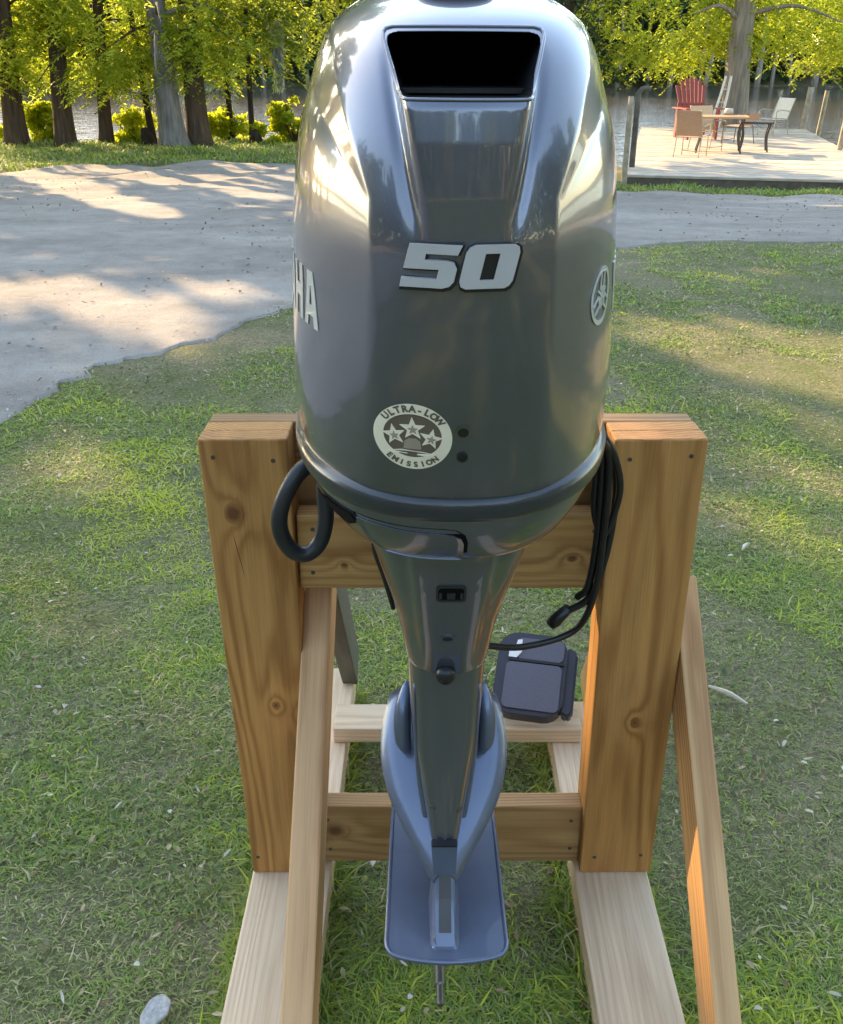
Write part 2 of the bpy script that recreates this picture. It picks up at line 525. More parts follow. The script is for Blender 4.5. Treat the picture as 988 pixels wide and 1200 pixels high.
def clear_tunnels(c):
    keep = np.ones(len(c), bool)
    for p, r in TUN:
        d = c - p
        t = d @ SUN
        dist = np.linalg.norm(d - t[:, None] * SUN, axis=1)
        keep &= ~((t > .5) & (dist < r + (.12 if r > .115 else .06)))
    return keep

def leaves_mesh(name, C, D, L, W, tint, mat, parent=None):
    """kite-shaped leaves: centre C, growth direction D, length L, width W."""
    k = clear_tunnels(C)
    C, D, tint = C[k], D[k], tint[k]
    L = np.broadcast_to(L, k.shape)[k][:, None]; W = np.broadcast_to(W, k.shape)[k][:, None]
    n = len(C)
    D = D / (np.linalg.norm(D, axis=1)[:, None] + 1e-9)
    rv = rng.normal(size=(n, 3)); S = np.cross(D, rv); S /= np.linalg.norm(S, axis=1)[:, None] + 1e-9
    V = np.stack([C - D * L * .5, C - D * L * .05 + S * W * .5, C + D * L * .5, C - D * L * .05 - S * W * .5], 1).reshape(-1, 3)
    Q = np.arange(4 * n).reshape(n, 4)
    return mesh_np(name, V, Q, mat, parent, face_attr={'tint': tint})

def oval_leaves(name, C, D, L, W, tint, mat):
    n = len(C)
    D = D / (np.linalg.norm(D, axis=1)[:, None] + 1e-9)
    S = np.cross(D, np.array([0, 0, 1.0])); S /= np.linalg.norm(S, axis=1)[:, None] + 1e-9
    U = np.cross(S, D)
    L = L[:, None]; W = W[:, None]
    curl = rng.uniform(-.25, .35, (n, 1)); fold = rng.uniform(.05, .5, (n, 1))
    pts_ = [C - D * L * .5, C - D * L * .2, C + D * L * .2, C + D * L * .5 + U * L * curl]
    e = [C - D * L * .22 + S * W * .46 + U * W * fold, C + D * L * .18 + S * W * .5 + U * (W * fold + L * curl * .4), C - D * L * .22 - S * W * .46 + U * W * fold, C + D * L * .18 - S * W * .5 + U * (W * fold + L * curl * .4)]
    V = np.stack(pts_ + e, 1).reshape(-1, 3); o = (np.arange(n) * 8)[:, None]
    T = np.concatenate([o + np.array(t)[None] for t in ([0, 4, 1], [1, 4, 5], [1, 5, 2], [2, 5, 3], [0, 1, 6], [1, 7, 6], [1, 2, 7], [2, 3, 7])], 0)
    return mesh_np(name, V, T, mat, None, face_attr={'tint': np.tile(tint, 8)})

def blob_leaves(centres, radii, n, squash=.75):
    c = np.asarray(centres, float); r = np.asarray(radii, float)
    p = r ** 2; p /= p.sum()
    i = rng.choice(len(c), n, p=p)
    u = rng.normal(size=(n, 3)); u /= np.linalg.norm(u, axis=1)[:, None]
    rad = rng.random(n) ** .45
    P = c[i] + u * rad[:, None] * r[i][:, None] * np.array([1, 1, squash])
    D = u * .6 + rng.normal(size=(n, 3)) * .6 + np.array([0, 0, -.35])
    t = np.clip(rng.normal(.45, .2, n) + .12 * np.sin(i * 12.9898), 0, 1)
    return P, D, t

def sprays(starts, n_leaf=20, length=.7, droop=.5):
    """feathery hanging twigs: each carries two rows of needles."""
    P = []; D = []; T = []
    for s in starts:
        a = rng.uniform(0, 2 * math.pi)
        d = np.array([math.cos(a), math.sin(a), rng.uniform(-.25, .1)])
        ln = length * rng.uniform(.6, 1.3)
        side = np.array([-math.sin(a), math.cos(a), 0])
        t = np.linspace(.05, 1, n_leaf)
        pts = s + d * (t * ln)[:, None] + np.array([0, 0, -1]) * (droop * ln * t ** 2)[:, None]
        sg = np.where(np.arange(n_leaf) % 2 == 0, 1, -1)[:, None]
        dd = d * .6 + side * sg * .8 + np.array([0, 0, -.45]) + rng.normal(0, .22, (n_leaf, 3))
        P.append(pts + dd * .045); D.append(dd)
        T.append(np.clip(rng.normal(.5, .22) + rng.normal(0, .1, n_leaf), 0, 1))
    return np.vstack(P), np.vstack(D), np.concatenate(T)

def trunk_geo(path, radii, seed=0, seg=14, n=26, flare=0.0):
    p = catmull(path, n)
    rr = np.interp(np.linspace(0, 1, n), np.linspace(0, 1, len(radii)), radii)
    h = np.linspace(0, 1, n)
    rr = rr * (1 + flare * np.exp(-h * 14))
    return tube_geo(p, rr, seg, True, .06, seed)

def limb(p0, p1, r0, r1, seed, sag=.3):
    p0 = np.array(p0, float); p1 = np.array(p1, float)
    m = (p0 + p1) / 2 + np.array([0, 0, sag])
    return tube_geo(catmull([p0, m, p1], 10), [r0, r1], 6, True, .05, seed)

def tree(name, label, path, radii, bark, crown_specs, limbs=(), group=None, flare=.35, seed=0, cat='tree', dup_mat='leaf_gold'):
    base = path[0]
    root = empty(name, base, label, cat, group)
    geos = [trunk_geo(path, radii, seed, flare=flare)]
    for k, l in enumerate(limbs): geos.append(limb(*l, seed + k))
    V, F = join_geo(geos)
    mesh_obj('trunk', V, F, bark, root, True)
    return root

def canopy(root, centres, radii, n, L, W, mat, name='crown', squash=.75):
    P, D, T = blob_leaves(centres, radii, n, squash)
    return leaves_mesh(name, P, D, rng.uniform(.7, 1.3, n) * L, rng.uniform(.7, 1.3, n) * W, T, mat, root)

def crown_with_fringe(root, top_c, top_r, n_top, fringe_starts, mat, L=.36, W=.20, n_leaf=20, flen=.7, spray_w=.03):
    P, D, T = blob_leaves(top_c, top_r, n_top)
    Ls = rng.uniform(.7, 1.3, n_top) * L; Ws = rng.uniform(.7, 1.3, n_top) * W
    if len(fringe_starts):
        P2, D2, T2 = sprays(fringe_starts, n_leaf, flen)
        n2 = len(P2)
        P = np.vstack([P, P2]); D = np.vstack([D, D2]); T = np.r_[T, T2]
        Ls = np.r_[Ls, rng.uniform(.09, .16, n2)]; Ws = np.r_[Ws, rng.uniform(.7, 1.4, n2) * spray_w]
    return leaves_mesh('crown', P, D, Ls, Ws, T, mat, root)

def upper(cx, cy, z0, z1, rad, k, seed):
    r = np.random.default_rng(seed)
    z = r.uniform(z0, z1, k)
    a = r.uniform(0, 6.28, k); d = rad * np.sqrt(r.random(k)) * (1 - .5 * (z - z0) / (z1 - z0))
    C = np.stack([cx + np.cos(a) * d, cy + np.sin(a) * d, z], -1)
    return C, r.uniform(.8, 1.5, k)

def fringe_box(n, x0, x1, y0, y1, z0, z1, clumps=14, spread=.45, seed=0):
    r = np.random.default_rng(seed)
    c = np.stack([r.uniform(x0, x1, clumps), r.uniform(y0, y1, clumps), r.uniform(z0, z1, clumps)], -1)
    i = r.integers(0, clumps, n)
    return c[i] + r.normal(0, spread, (n, 3)) * np.array([1, 1, .5])

G_LEFT = 'trees lining the river bank on the left'
def gz(x, y): return float(gh(x, y)) - .05
left = [
  # x, y, lean path top offset (dx at 3 m), radius, bark, label
  (-8.88, 22.0, .17, .24, 'bark_brown', 'dark brown river bank tree at the far left edge of the photo', 21),
  (-7.76, 21.9, .14, .22, 'bark_brown', 'dark brown bank tree with a side branch, second trunk from the left edge', 22),
  (-6.97, 22.2, .20, .15, 'bark_brown', 'slimmer dark bank tree with low golden foliage, third trunk from the left edge', 23),
  (-5.92, 22.2, -.22, .08, 'bark_dark', 'thin blackish leaning tree just left of the pale grey trunk', 24),
  (-5.27, 21.4, -.12, .27, 'bark_grey', 'thick pale grey tree trunk flaring at its base among dark bank trees', 25),
  (-4.82, 21.8, -.02, .25, 'bark_brown', 'stout dark brown tree close beside the pale grey trunk', 26),
  (-4.35, 23.0, .0, .075, 'bark_dark', 'thin dark sapling between the stout dark tree and the leafy bush', 27),
  (-3.75, 22.3, .04, .065, 'bark_dark', 'thinnest dark sapling with a black stump at its foot', 28),
]
tops = [(7, 5000), (8, 5000), (6, 3200), (5, 2200), (8, 5500), (8, 5500), (5, 2200), (5, 2200)]
for (x, y, lean, r, bark, lab, sd), (k, nt) in zip(left, tops):
    zb = gz(x, y)
    big = r > .12
    ht = 12.0 if big else 7.5
    path = [(x, y, zb), (x + lean * .35, y, zb + 1.1), (x + lean, y + .1, zb + 3.0), (x + lean * 1.7, y + .2, zb + 6.5), (x + lean * 1.8, y + .2, zb + ht)]
    limbs = []
    r2 = np.random.default_rng(sd)
    for j in range(5 if big else 3):
        hh = r2.uniform(1.9, 3.6); f = hh / 3.0
        a = r2.uniform(0, 6.28)
        p0 = (x + lean * f * .95, y + .1, zb + hh)
        limbs.append((p0, (p0[0] + math.cos(a) * 1.8, p0[1] + math.sin(a) * 1.4, p0[2] - r2.uniform(0, .9)), r * .22, .012))
    root = tree('bank_tree', lab, path, [r, r * .86, r * .72, r * .5, r * .15], M[bark], None, limbs, G_LEFT, .5 if r > .25 else .3, sd)
    C, R = upper(x + lean * 1.6, y - .8, 4.6, ht + 1.0, 3.0 if big else 2.0, k * 2, sd)
    lowz = .95 if x < -5.0 else 1.35
    fr = fringe_box(360 if big else 220, x - 1.3, x + 1.2, y - .9, y + 1.3, lowz, 3.1, 15, .34, sd)
    crown_with_fringe(root, C, R, nt, fr, M['leaf_gold'] if x < -3.9 else M['leaf_green'], spray_w=.034)

# branch hanging over the bank behind the cowl's left shoulder
zb = gz(-2.0, 22.5)
root = tree('bank_tree', 'green leafy bank tree half hidden behind the left shoulder of the motor cowl',
            [(-1.1, 22.9, zb), (-1.1, 22.9, zb + 3), (-1.2, 23, zb + 8)], [.16, .13, .03], M['bark_brown'], None, (), G_LEFT, .3, 31)
C, R = upper(-1.5, 22.5, 3.0, 9, 2.6, 14, 31)
crown_with_fringe(root, C, R, 3500, fringe_box(240, -4.0, -1.2, 21.5, 23.2, 1.65, 3.2, 18, .3, 31), M['leaf_green'], spray_w=.042)

# shade trees left of the frame, upstream of the sun
for j, (x, y, ht) in enumerate([(-13.5, 20.8, 13), (-15.8, 22.0, 14), (-19.5, 21.0, 14), (-12.0, 15.8, 12), (-17.0, 16.5, 13), (-22.5, 18.0, 13)]):
    zb = gz(x, y)
    side = ['nearest the left edge', 'second beyond the left edge', 'farthest along the bank', 'set back across the track', 'on the inner side of the track', 'at the far end of the track'][j]
    root = tree('bank_tree', 'tall shade tree out of frame left, %s' % side,
                [(x, y, zb), (x - .1, y, zb + 3), (x, y, zb + 7), (x, y, zb + ht - 1)], [.28, .24, .18, .05], M['bark_brown'], None,
                [((x, y, zb + 4), (x + 2, y - 1, zb + 6), .1, .02), ((x, y, zb + 4.5), (x - 2, y + 1, zb + 6.5), .1, .02)], G_LEFT, .4, 40 + j)
    C, R = upper(x, y, 3.6, ht + 1, 3.6, 26, 40 + j)
    if j == 0:  # extra leaf clumps added to keep sun off the right base board
        for t_ in (17.5, 19.0, 20.5):
            C = np.vstack([C, np.array([[.35, .87, .08]]) + SUN * t_, np.array([[.30, 1.05, .08]]) + SUN * (t_ + .7)]); R = np.r_[R, .55, .45]
    canopy(root, C, R, 7900, .42, .24, M['leaf_gold'])

# tree at the back of the deck
dx, dy = 8.75, 28.4
zb = -1.1
root = tree('deck_tree', 'tan tree trunk with golden drooping foliage at the back edge of the deck',
            [(dx, dy, zb), (dx - .03, dy, .3), (dx - .10, dy, 2.0), (dx, dy + .1, 4.5), (dx + .4, dy + .2, 9)], [.39, .36, .30, .24, .06], M['bark_tan'], None,
            [((dx - .1, dy, 2.2), (dx - 1.6, dy - .6, 2.4), .09, .015), ((dx - .1, dy, 2.4), (dx + 2.4, dy - .5, 2.2), .08, .015)], None, .2, 60)
C, R = upper(dx + 1.0, dy, 4.3, 10, 3.2, 22, 60)
fr = np.vstack([fringe_box(820, 5.4, 9.4, 28.6, 30.8, 1.35, 3.4, 30, .40, 61), fringe_box(480, 9.4, 12.6, 28.6, 30.9, 1.45, 3.3, 20, .40, 62)])
crown_with_fringe(root, C, R, 4500, fr, M['leaf_gold'], n_leaf=22, flen=.8, spray_w=.040)

# darker green trees to the right of it and behind the cowl's right shoulder
for j, (x, y, lab, x0, x1, z0) in enumerate([
        (15.0, 33.0, 'dark green leafy tree at the right edge beyond the deck', 12.6, 16.2, 1.2),
        (4.2, 31.0, 'dark green twiggy tree just right of the motor cowl beyond the deck posts', 3.6, 5.6, 1.0)]):
    root = tree('river_tree', lab, [(x, y, -1.5), (x, y, 1.5), (x + .2, y, 4), (x, y, 8)], [.2, .17, .12, .03], M['bark_brown'], None,
                [((x, y, 1.8), (x - 1.0, y - .5, 2.9), .05, .01), ((x, y, 1.2), (x + .9, y - .4, 2.9), .04, .01)], 'dark green trees on the river edge', .3, 70 + j)
    C, R = upper(x, y, 3.8, 9, 2.4, 14, 70 + j)
    crown_with_fringe(root, C, R, 3000, fringe_box(330, x0, x1, y - 1.5, y + 1, z0, 3.8, 22, .4, 70 + j), M['leaf_dark'] if j else M['leaf_green'], spray_w=.06)

# trees behind and beside the photographer, seen mirrored in the cowl
YARD = [(-13.0, -17.0, 8, 'leftmost of the back row'), (-7.5, -19.5, 7, 'second from the left in the back row'), (-2.4, -18.0, 8.5, 'left of centre in the back row'), (1.6, -20.0, 7.5, 'right of centre in the back row'),
        (6.2, -18.0, 8.5, 'second from the right in the back row'), (11.5, -17.5, 8, 'rightmost of the back row'),
        (15.0, -9.0, 9, 'rearmost of the right row'), (15.5, -1.5, 9, 'middle of the right row'), (16.5, 5.5, 9, 'foremost of the right row'), (-16.0, -9.0, 8, 'rearmost of the left row'), (-15.5, -2.0, 8, 'foremost of the left row')]
for j, (x, y, ht, w) in enumerate(YARD):
    zb = float(gh(x, y)) - .05
    root = tree('yard_tree', 'yard tree mirrored in the cowl, %s' % w,
                [(x, y, zb), (x + .1, y, zb + 2.5), (x - .1, y, zb + 5), (x, y, zb + ht)], [.26, .21, .15, .04], M['bark_tan'] if j % 2 else M['bark_brown'], None, (), 'yard trees around the viewer', .4, 80 + j)
    C, R = upper(x, y, 2.4, ht, 2.5, 18, 80 + j)
    canopy(root, C, R, 3800, .36, .22, M['leaf_dark'] if j % 2 else M['leaf_green'])

n = 26000
ang = rng.uniform(math.radians(168), math.radians(372), n)      # unseen woods added to darken the cowl's reflection
rad = rng.uniform(30, 37, n)
hm = 8.0 + 7.0 * np.cos(ang) ** 2 + 2.0 * np.cos(ang) + 2.0 * np.sin(ang * 9) + 1.2 * np.sin(ang * 23) + rng.normal(0, .8, n)
zz = hm * rng.random(n) ** .8
wx, wy = rad * np.cos(ang), rad * np.sin(ang)
wo = leaves_mesh('reflection_woods', np.stack([wx, wy, zz], -1), rng.normal(size=(n, 3)), rng.uniform(.7, 1.4, n), rng.uniform(.5, .9, n), np.clip(.4 + .2 * np.sin(ang * 40 + zz) + rng.normal(0, .15, n), 0, 1), M['leaf_dark'])
tag(wo, 'dark woods added unseen behind the viewer to darken the cowl reflection', 'woods', kind='stuff')

# far bank woods: one mass
n = 46000
fx = rng.uniform(-75, 75, n); fy = rng.uniform(87, 99, n) + 1.5 * np.sin(fx * .25)
hmax = 12 + 3 * np.sin(fx * .21) + 2.0 * np.sin(fx * .53 + 1) + rng.normal(0, 1.0, n)
fz = -0.6 + hmax * rng.random(n) ** .8
cl = np.sin(fx * .9 + fz * .8) + np.sin(fx * .37 - fz * .6 + fy)
far = leaves_mesh('far_woods', np.stack([fx, fy, fz], -1), rng.normal(size=(n, 3)) + np.array([0, 0, -.3]), rng.uniform(.7, 1.5, n), rng.uniform(.5, 1.0, n),
                  np.clip(.35 + .16 * cl + rng.normal(0, .12, n), 0, 1), M['leaf_dark'])
tag(far, 'dark green woods along the far bank of the river', 'woods', kind='stuff')
G_FAR = 'pale trunks on the far bank'
geos = []
r3 = np.random.default_rng(5)
for k in range(46):
    x = -42 + 84 * (k + r3.random() * .8) / 46
    y = 86.2 + r3.random() * .8
    geos.append(tube_geo(catmull([(x, y, -1.1), (x + r3.normal(0, .2), y, 3), (x + r3.normal(0, .5), y, 8)], 8), [.22 * r3.uniform(.6, 1.4), .06], 6, True, .1, k))
V, F = join_geo(geos)
ft = mesh_obj('far_trunks', V, F, M['bark_grey'], None, True)
tag(ft, 'rows of pale trunks standing in front of the far bank woods', 'trunks', kind='stuff')

# hanging moss strand left of the cowl
P = np.stack([-3.02 + rng.normal(0, .05, 420), 21.9 + rng.normal(0, .05, 420), rng.uniform(.75, 2.0, 420)], -1)
P[:, 0] += (P[:, 2] - .7) * .02 * np.sign(rng.normal(size=420)) * 2
D = np.tile([0, 0, -1.0], (420, 1)) + rng.normal(0, .15, (420, 3))
mo = leaves_mesh('hanging_moss', P, D, .22, .035, np.clip(rng.normal(.7, .2, 420), 0, 1), M['moss'])
tag(mo, 'pale strand of moss hanging from foliage left of the motor', 'moss')

# shrubs on the left bank
G_SH = 'yellow green bushes on the left bank'
for j, (x, y, w, h, n, lab) in enumerate([
        (-8.75, 23.0, .55, .95, 1600, 'yellow green bush between the first two dark trunks at the left'),
        (-6.55, 22.7, .40, .75, 1000, 'small pale green bush left of the thin blackish leaning tree'),
        (-4.45, 23.2, .50, .65, 1200, 'low golden bush at the foot of the thin dark sapling'),
        (-2.85, 22.6, .80, 1.05, 3400, 'large bright yellow green bush right beside the motor cowl')]):
    zb = gz(x, y)
    root = empty('shrub', (x, y, zb), lab, 'bush', G_SH)
    geos = []
    for k in range(7):
        a = k * .9
        geos.append(tube_geo(catmull([(x, y, zb - .1), (x + math.cos(a) * w * .3, y + math.sin(a) * w * .3, zb + h * .5), (x + math.cos(a) * w * .7, y + math.sin(a) * w * .6, zb + h * .9)], 6), [.02, .006], 5))
    V, F = join_geo(geos); mesh_obj('stems', V, F, M['bark_brown'], root, True)
    r4 = np.random.default_rng(90 + j)
    q = 30; hx = r4.normal(0, .55, q)
    cs = np.stack([x + hx * w, y + r4.uniform(-w, w, q) * .6, zb + h * r4.uniform(.0, 1.0, q) * np.exp(-.5 * hx ** 2)], -1)
    canopy(root, cs, r4.uniform(.08, .26, q), int(n * 1.3), .14, .075, M['leaf_shrub'], 'foliage', .8)

# black stumps at the feet of the thin trees
for j, (x, y, r, h, lab) in enumerate([(-5.98, 22.0, .17, .42, 'black rotten stump at the foot of the thin leaning tree'), (-3.60, 22.1, .15, .36, 'black rotten stump beside the thinnest sapling')]):
    zb = gz(x, y)
    V, F = tube_geo(catmull([(x, y, zb - .1), (x - .03, y, zb + h * .5), (x - .08, y, zb + h)], 8), [r, r * .85, r * .35], 12, True, .14, j)
    o = mesh_obj('tree_stump', V, F, M['bark_dark'], None, True)
    tag(o, lab, 'stump', 'black stumps on the left bank')

# ------------------------------------------------------------------ grass
def grass_mat():
    t = NT('grass_blade')
    f = t.attr('tint')
    c = t.ramp(f, [(0, (.70, .58, .35)), (.22, (.48, .43, .20)), (.38, (.26, .33, .095)), (.7, (.26, .38, .075)), (1, (.60, .64, .08))])
    t.base(c); t.set(Roughness=.6, Specular_IOR_Level=.25)
    tr = t.node('ShaderNodeBsdfTranslucent'); t.link(c, tr.inputs[0])
    mx = t.node('ShaderNodeMixShader'); mx.inputs[0].default_value = .35
    t.link(t.b.outputs[0], mx.inputs[1]); t.link(tr.outputs[0], mx.inputs[2]); t.link(mx.outputs[0], t.out.inputs[0])
    return t.m
M['grass'] = grass_mat()

def vnoise(x, y, seed):
    r = np.random.default_rng(seed); o = np.zeros_like(x)
    for k in range(9):
        a = r.uniform(0, 6.28); f = r.uniform(.8, 4.5); o += np.sin((x * math.cos(a) + y * math.sin(a)) * f + r.uniform(0, 6.28)) / 9 * 1.8
    return o

def blades(n, x, y, L, W, lift, tint, z=None):
    a = rng.uniform(0, 2 * math.pi, n)
    h = np.stack([np.cos(a), np.sin(a), np.zeros(n)], -1); s = np.stack([-np.sin(a), np.cos(a), np.zeros(n)], -1)
    b = np.stack([x, y, gh(x, y) - .004 if z is None else z], -1)
    up = np.array([0, 0, 1.0])
    L = L[:, None]; lift = lift[:, None]; W = W[:, None] if np.ndim(W) else np.full((n, 1), W)
    m = b + h * L * .42 * (1 - lift * .5) + up * L * .5 * lift
    bend = rng.uniform(-.5, .5, (n, 1))
    e = m + h * L * .5 + s * bend * L * .5 + up * L * (.28 * lift - .12)
    V = np.stack([b - s * W * .5, b + s * W * .5, m + s * W * .42, m - s * W * .42, e], 1).reshape(-1, 3)
    o = (np.arange(n) * 5)[:, None]
    T = np.concatenate([np.concatenate([o, o + 1, o + 2], 1), np.concatenate([o, o + 2, o + 3], 1), np.concatenate([o + 3, o + 2, o + 4], 1)], 0)
    return V, T, np.tile(tint, 3)

def lawn_points(n, y0, y1, xm=.5, xpad=.5, pw=1.0):
    u = rng.random(n) ** pw
    y = y0 + (y1 - y0) * u
    x = rng.uniform(-1, 1, n) * (xm * y + xpad)
    e_ = np.where(rng.random(n) < .3, 2.2, 1.0)
    k = ~in_road(x + rng.normal(0, .06, n) * e_, y + rng.normal(0, .09, n) * e_)
    return x[k], y[k]

parts = []
for n, y0, y1, l0, l1, w in [(430000, .75, 3.2, .012, .034, .0034), (230000, 2.9, 6.0, .015, .040, .0055), (130000, 5.5, 9.2, .02, .05, .009)]:
    x, y = lawn_points(n, y0, y1)
    nz = vnoise(x, y, 11); nz2 = vnoise(x * 3, y * 3, 12); nz3 = vnoise(x * 9, y * 9, 13)
    bare = vnoise(x * 1.6 + 5, y * 1.6, 31)
    dens = np.clip(.62 + .45 * nz + .5 * nz2 + .5 * nz3, .12, 1) * np.clip(1.25 - 1.9 * np.maximum(bare - .12, 0) * 3, .10, 1)
    k = rng.random(len(x)) < dens
    x, y, nz, nz2, nz3 = x[k], y[k], nz[k], nz2[k], nz3[k]
    m = len(x)
    lush = np.clip(vnoise(x * 1.1 - 3, y * 1.1, 41) - .25, 0, 1)
    tint = np.clip(.52 + .18 * nz + .22 * nz2 + .20 * nz3 + .9 * lush + rng.normal(0, .18, m), 0, 1)
    dry = rng.random(m) < np.clip(.18 - .20 * nz2, .04, .5); tint[dry] = rng.uniform(0, .25, dry.sum())
    L = rng.uniform(l0, l1, m) * (1 + .25 * nz2) * np.where(rng.random(m) < .05, 1.9, 1.0)
    parts.append(blades(m, x, y, L, w * rng.uniform(.6, 1.5, m), np.clip(rng.normal(.42, .22, m), .05, 1), tint))
m = 60000
x = rng.uniform(-4.5, 4.5, m); y = rng.uniform(-7, 3.5, m); k = ~in_road(x, y) & ((y < .75) | (np.abs(x) > .5 * y + .5)); x, y = x[k], y[k]; m = len(x)
parts.append(blades(m, x, y, rng.uniform(.03, .07, m), rng.uniform(.006, .014, m), np.clip(rng.normal(.42, .2, m), .05, 1), np.clip(rng.normal(.5, .25, m), 0, 1)))
m = 9000
x = np.concatenate([rng.choice([-.312, -.166, .268, .405], m) + rng.normal(0, .012, m), rng.normal(.434, .03, 400)]); y = np.concatenate([rng.uniform(.8, 1.9, m), rng.uniform(.55, .75, 400)]); m = len(x)
parts.append(blades(m, x, y, rng.uniform(.03, .08, m), rng.uniform(.003, .005, m), np.clip(rng.normal(.75, .2, m), .2, 1), np.clip(rng.normal(.58, .22, m), 0, 1)))
m = 90000        # flat dry thatch between the blades
x, y = lawn_points(m, .75, 4.2); m = len(x)
parts.append(blades(m, x, y, rng.uniform(.008, .030, m), rng.uniform(.0010, .0024, m), rng.uniform(.04, .22, m), np.clip(rng.normal(.40, .12, m), .05, 1), gh(x, y) + rng.uniform(.001, .008, m)))
# grass of the strips beyond the track: by the bank trees and before the deck
m = 30000
x = rng.uniform(-11, 0, m); y = rng.uniform(16.3, 23.3, m); k = ~in_road(x, y); x, y = x[k], y[k]; m = len(x)
parts.append(blades(m, x, y, rng.uniform(.08, .20, m), rng.uniform(.012, .03, m), np.clip(rng.normal(.6, .2, m), .1, 1), np.clip(rng.normal(.55, .22, m), 0, 1)))
m = 16000
x = rng.uniform(2.4, 9, m); y = rng.uniform(13.5, 16.6, m); k = ~in_road(x, y) & ((x - 3.3) * .226 + (y - 15.85) * .974 < .3); x, y = x[k], y[k]; m = len(x)
parts.append(blades(m, x, y, rng.uniform(.06, .15, m), rng.uniform(.01, .025, m), np.clip(rng.normal(.6, .2, m), .1, 1), np.clip(rng.normal(.6, .2, m), 0, 1)))
Vs = []; Ts = []; At = []; o = 0
for V, T, a in parts:
    Vs.append(V); Ts.append(T + o); At.append(a); o += len(V)
g = mesh_np('grass', np.vstack(Vs), np.vstack(Ts), M['grass'], face_attr={'tint': np.concatenate(At)})
tag(g, 'short patchy lawn grass with dry thatch around the stand', 'grass', kind='stuff')

# broad low weeds and fallen leaves in the lawn
x, y = lawn_points(22000, .75, 6.5)
k = vnoise(x * 2, y * 2, 21) > .12; x, y = x[k], y[k]; m = len(x)
wd = oval_leaves('clover', np.stack([x, y, gh(x, y) + rng.uniform(.006, .026, m)], -1), np.c_[rng.normal(size=(m, 2)), rng.normal(0, .35, m)],
                 rng.uniform(.009, .020, m), rng.uniform(.006, .013, m), np.clip(rng.normal(.5, .25, m), 0, 1), leaf_mat('clover_leaf', (.10, .14, .05), (.17, .22, .075), (.30, .33, .09), .3))
tag(wd, 'small broad leaved weeds scattered through the lawn', 'weeds', kind='stuff')
x, y = lawn_points(2600, .8, 8.5); m = len(x)
fl = oval_leaves('fallen_leaves', np.stack([x, y, gh(x, y) + rng.uniform(.014, .030, m)], -1), np.c_[rng.normal(size=(m, 2)), rng.normal(0, .2, m)],
                 rng.uniform(.010, .026, m), rng.uniform(.004, .010, m), rng.random(m) ** 1.6, leaf_mat('dry_leaf', (.26, .15, .08), (.48, .38, .22), (.70, .64, .54), .15))
tag(fl, 'pale dry leaves and chips scattered in the lawn', 'leaves', kind='stuff')

m = 5000
x = rng.uniform(-9, 7, m); y = 3.6 + 14 * rng.random(m) ** 1.1
k = in_road(x, y) & (rng.random(m) < np.clip(.35 + .9 * vnoise(x * .8, y * .8, 51), .04, 1)); x, y = x[k], y[k]; m = len(x)
li = oval_leaves('leaf_litter', np.stack([x, y, gh(x, y) + rng.uniform(.014, .030, m)], -1), np.c_[rng.normal(size=(m, 2)), rng.normal(0, .2, m)],
                 rng.uniform(.02, .05, m), rng.uniform(.008, .022, m), rng.random(m) ** 1.5 * .7, leaf_mat('litter_leaf', (.22, .16, .11), (.36, .28, .19), (.55, .47, .37), .1))
tag(li, 'brown leaf litter scattered over the gravel track', 'leaves', kind='stuff')
m = 7000
x = rng.uniform(-8, 6, m); y = 3.6 + 12 * rng.random(m) ** 1.2
k = in_road(x, y); x, y = x[k], y[k]; m = len(x)
r_ = rng.uniform(.003, .009, m)[:, None]
b = np.stack([x, y, gh(x, y) + .013], -1)
dirs = [(1, 0, 0), (0, 1, 0), (-1, 0, 0), (0, -1, 0), (0, 0, .8)]
Vp = np.stack([b + r_ * np.array(d) * rng.uniform(.7, 1.2, (m, 1)) for d in dirs], 1).reshape(-1, 3); o_ = (np.arange(m) * 5)[:, None]
Tp = np.concatenate([o_ + np.array(t)[None] for t in ([0, 1, 4], [1, 2, 4], [2, 3, 4], [3, 0, 4])], 0)
pb = mesh_np('pebbles', Vp, Tp, plain('pebble_grey', (.36, .32, .28), .85, nscale=4, var=.4))
tag(pb, 'small grey pebbles lying on the gravel track', 'pebbles', kind='stuff')

# ------------------------------------------------------------------ engine stand
ORANGE = ((.68, .32, .098), (.40, .155, .040))
PINK = ((.88, .48, .23), (.47, .19, .07))
PALE = ((.88, .65, .43), (.68, .44, .26))
def board(name, parent, p0, p1, wdir, width, thick, mat, bevel=.003, ndiv=1, wid1=None):
    """timber from p0 to p1 (centre line); wdir = direction of its width."""
    p0 = Vector(p0); p1 = Vector(p1)
    a = (p1 - p0).normalized()
    w = Vector(wdir); w = (w - a * w.dot(a)).normalized()
    t = a.cross(w).normalized()
    wid1 = wid1 or width
    V = []
    for p, wd in ((p0, width), (p1, wid1)):
        for sw, st in ((-1, -1), (1, -1), (1, 1), (-1, 1)):
            V.append(p + w * (sw * wd / 2) + t * (st * thick / 2))
    F = [(3, 2, 1, 0), (4, 5, 6, 7), (0, 1, 5, 4), (1, 2, 6, 5), (2, 3, 7, 6), (3, 0, 4, 7)]
    o = mesh_obj(name, V, F, mat, parent)
    bm = bmesh.new(); bm.from_mesh(o.data); bmesh.ops.recalc_face_normals(bm, faces=bm.faces); bm.to_mesh(o.data); bm.free()
    bevel_obj(o, bevel, 2)
    me = o.data
    at = me.attributes.new('wc', 'FLOAT_VECTOR', 'POINT')
    arr = []
    for v in me.vertices:
        d = v.co - p0
        arr += [d.dot(a), d.dot(w), d.dot(t)]
    at.data.foreach_set('vector', arr)
    return o

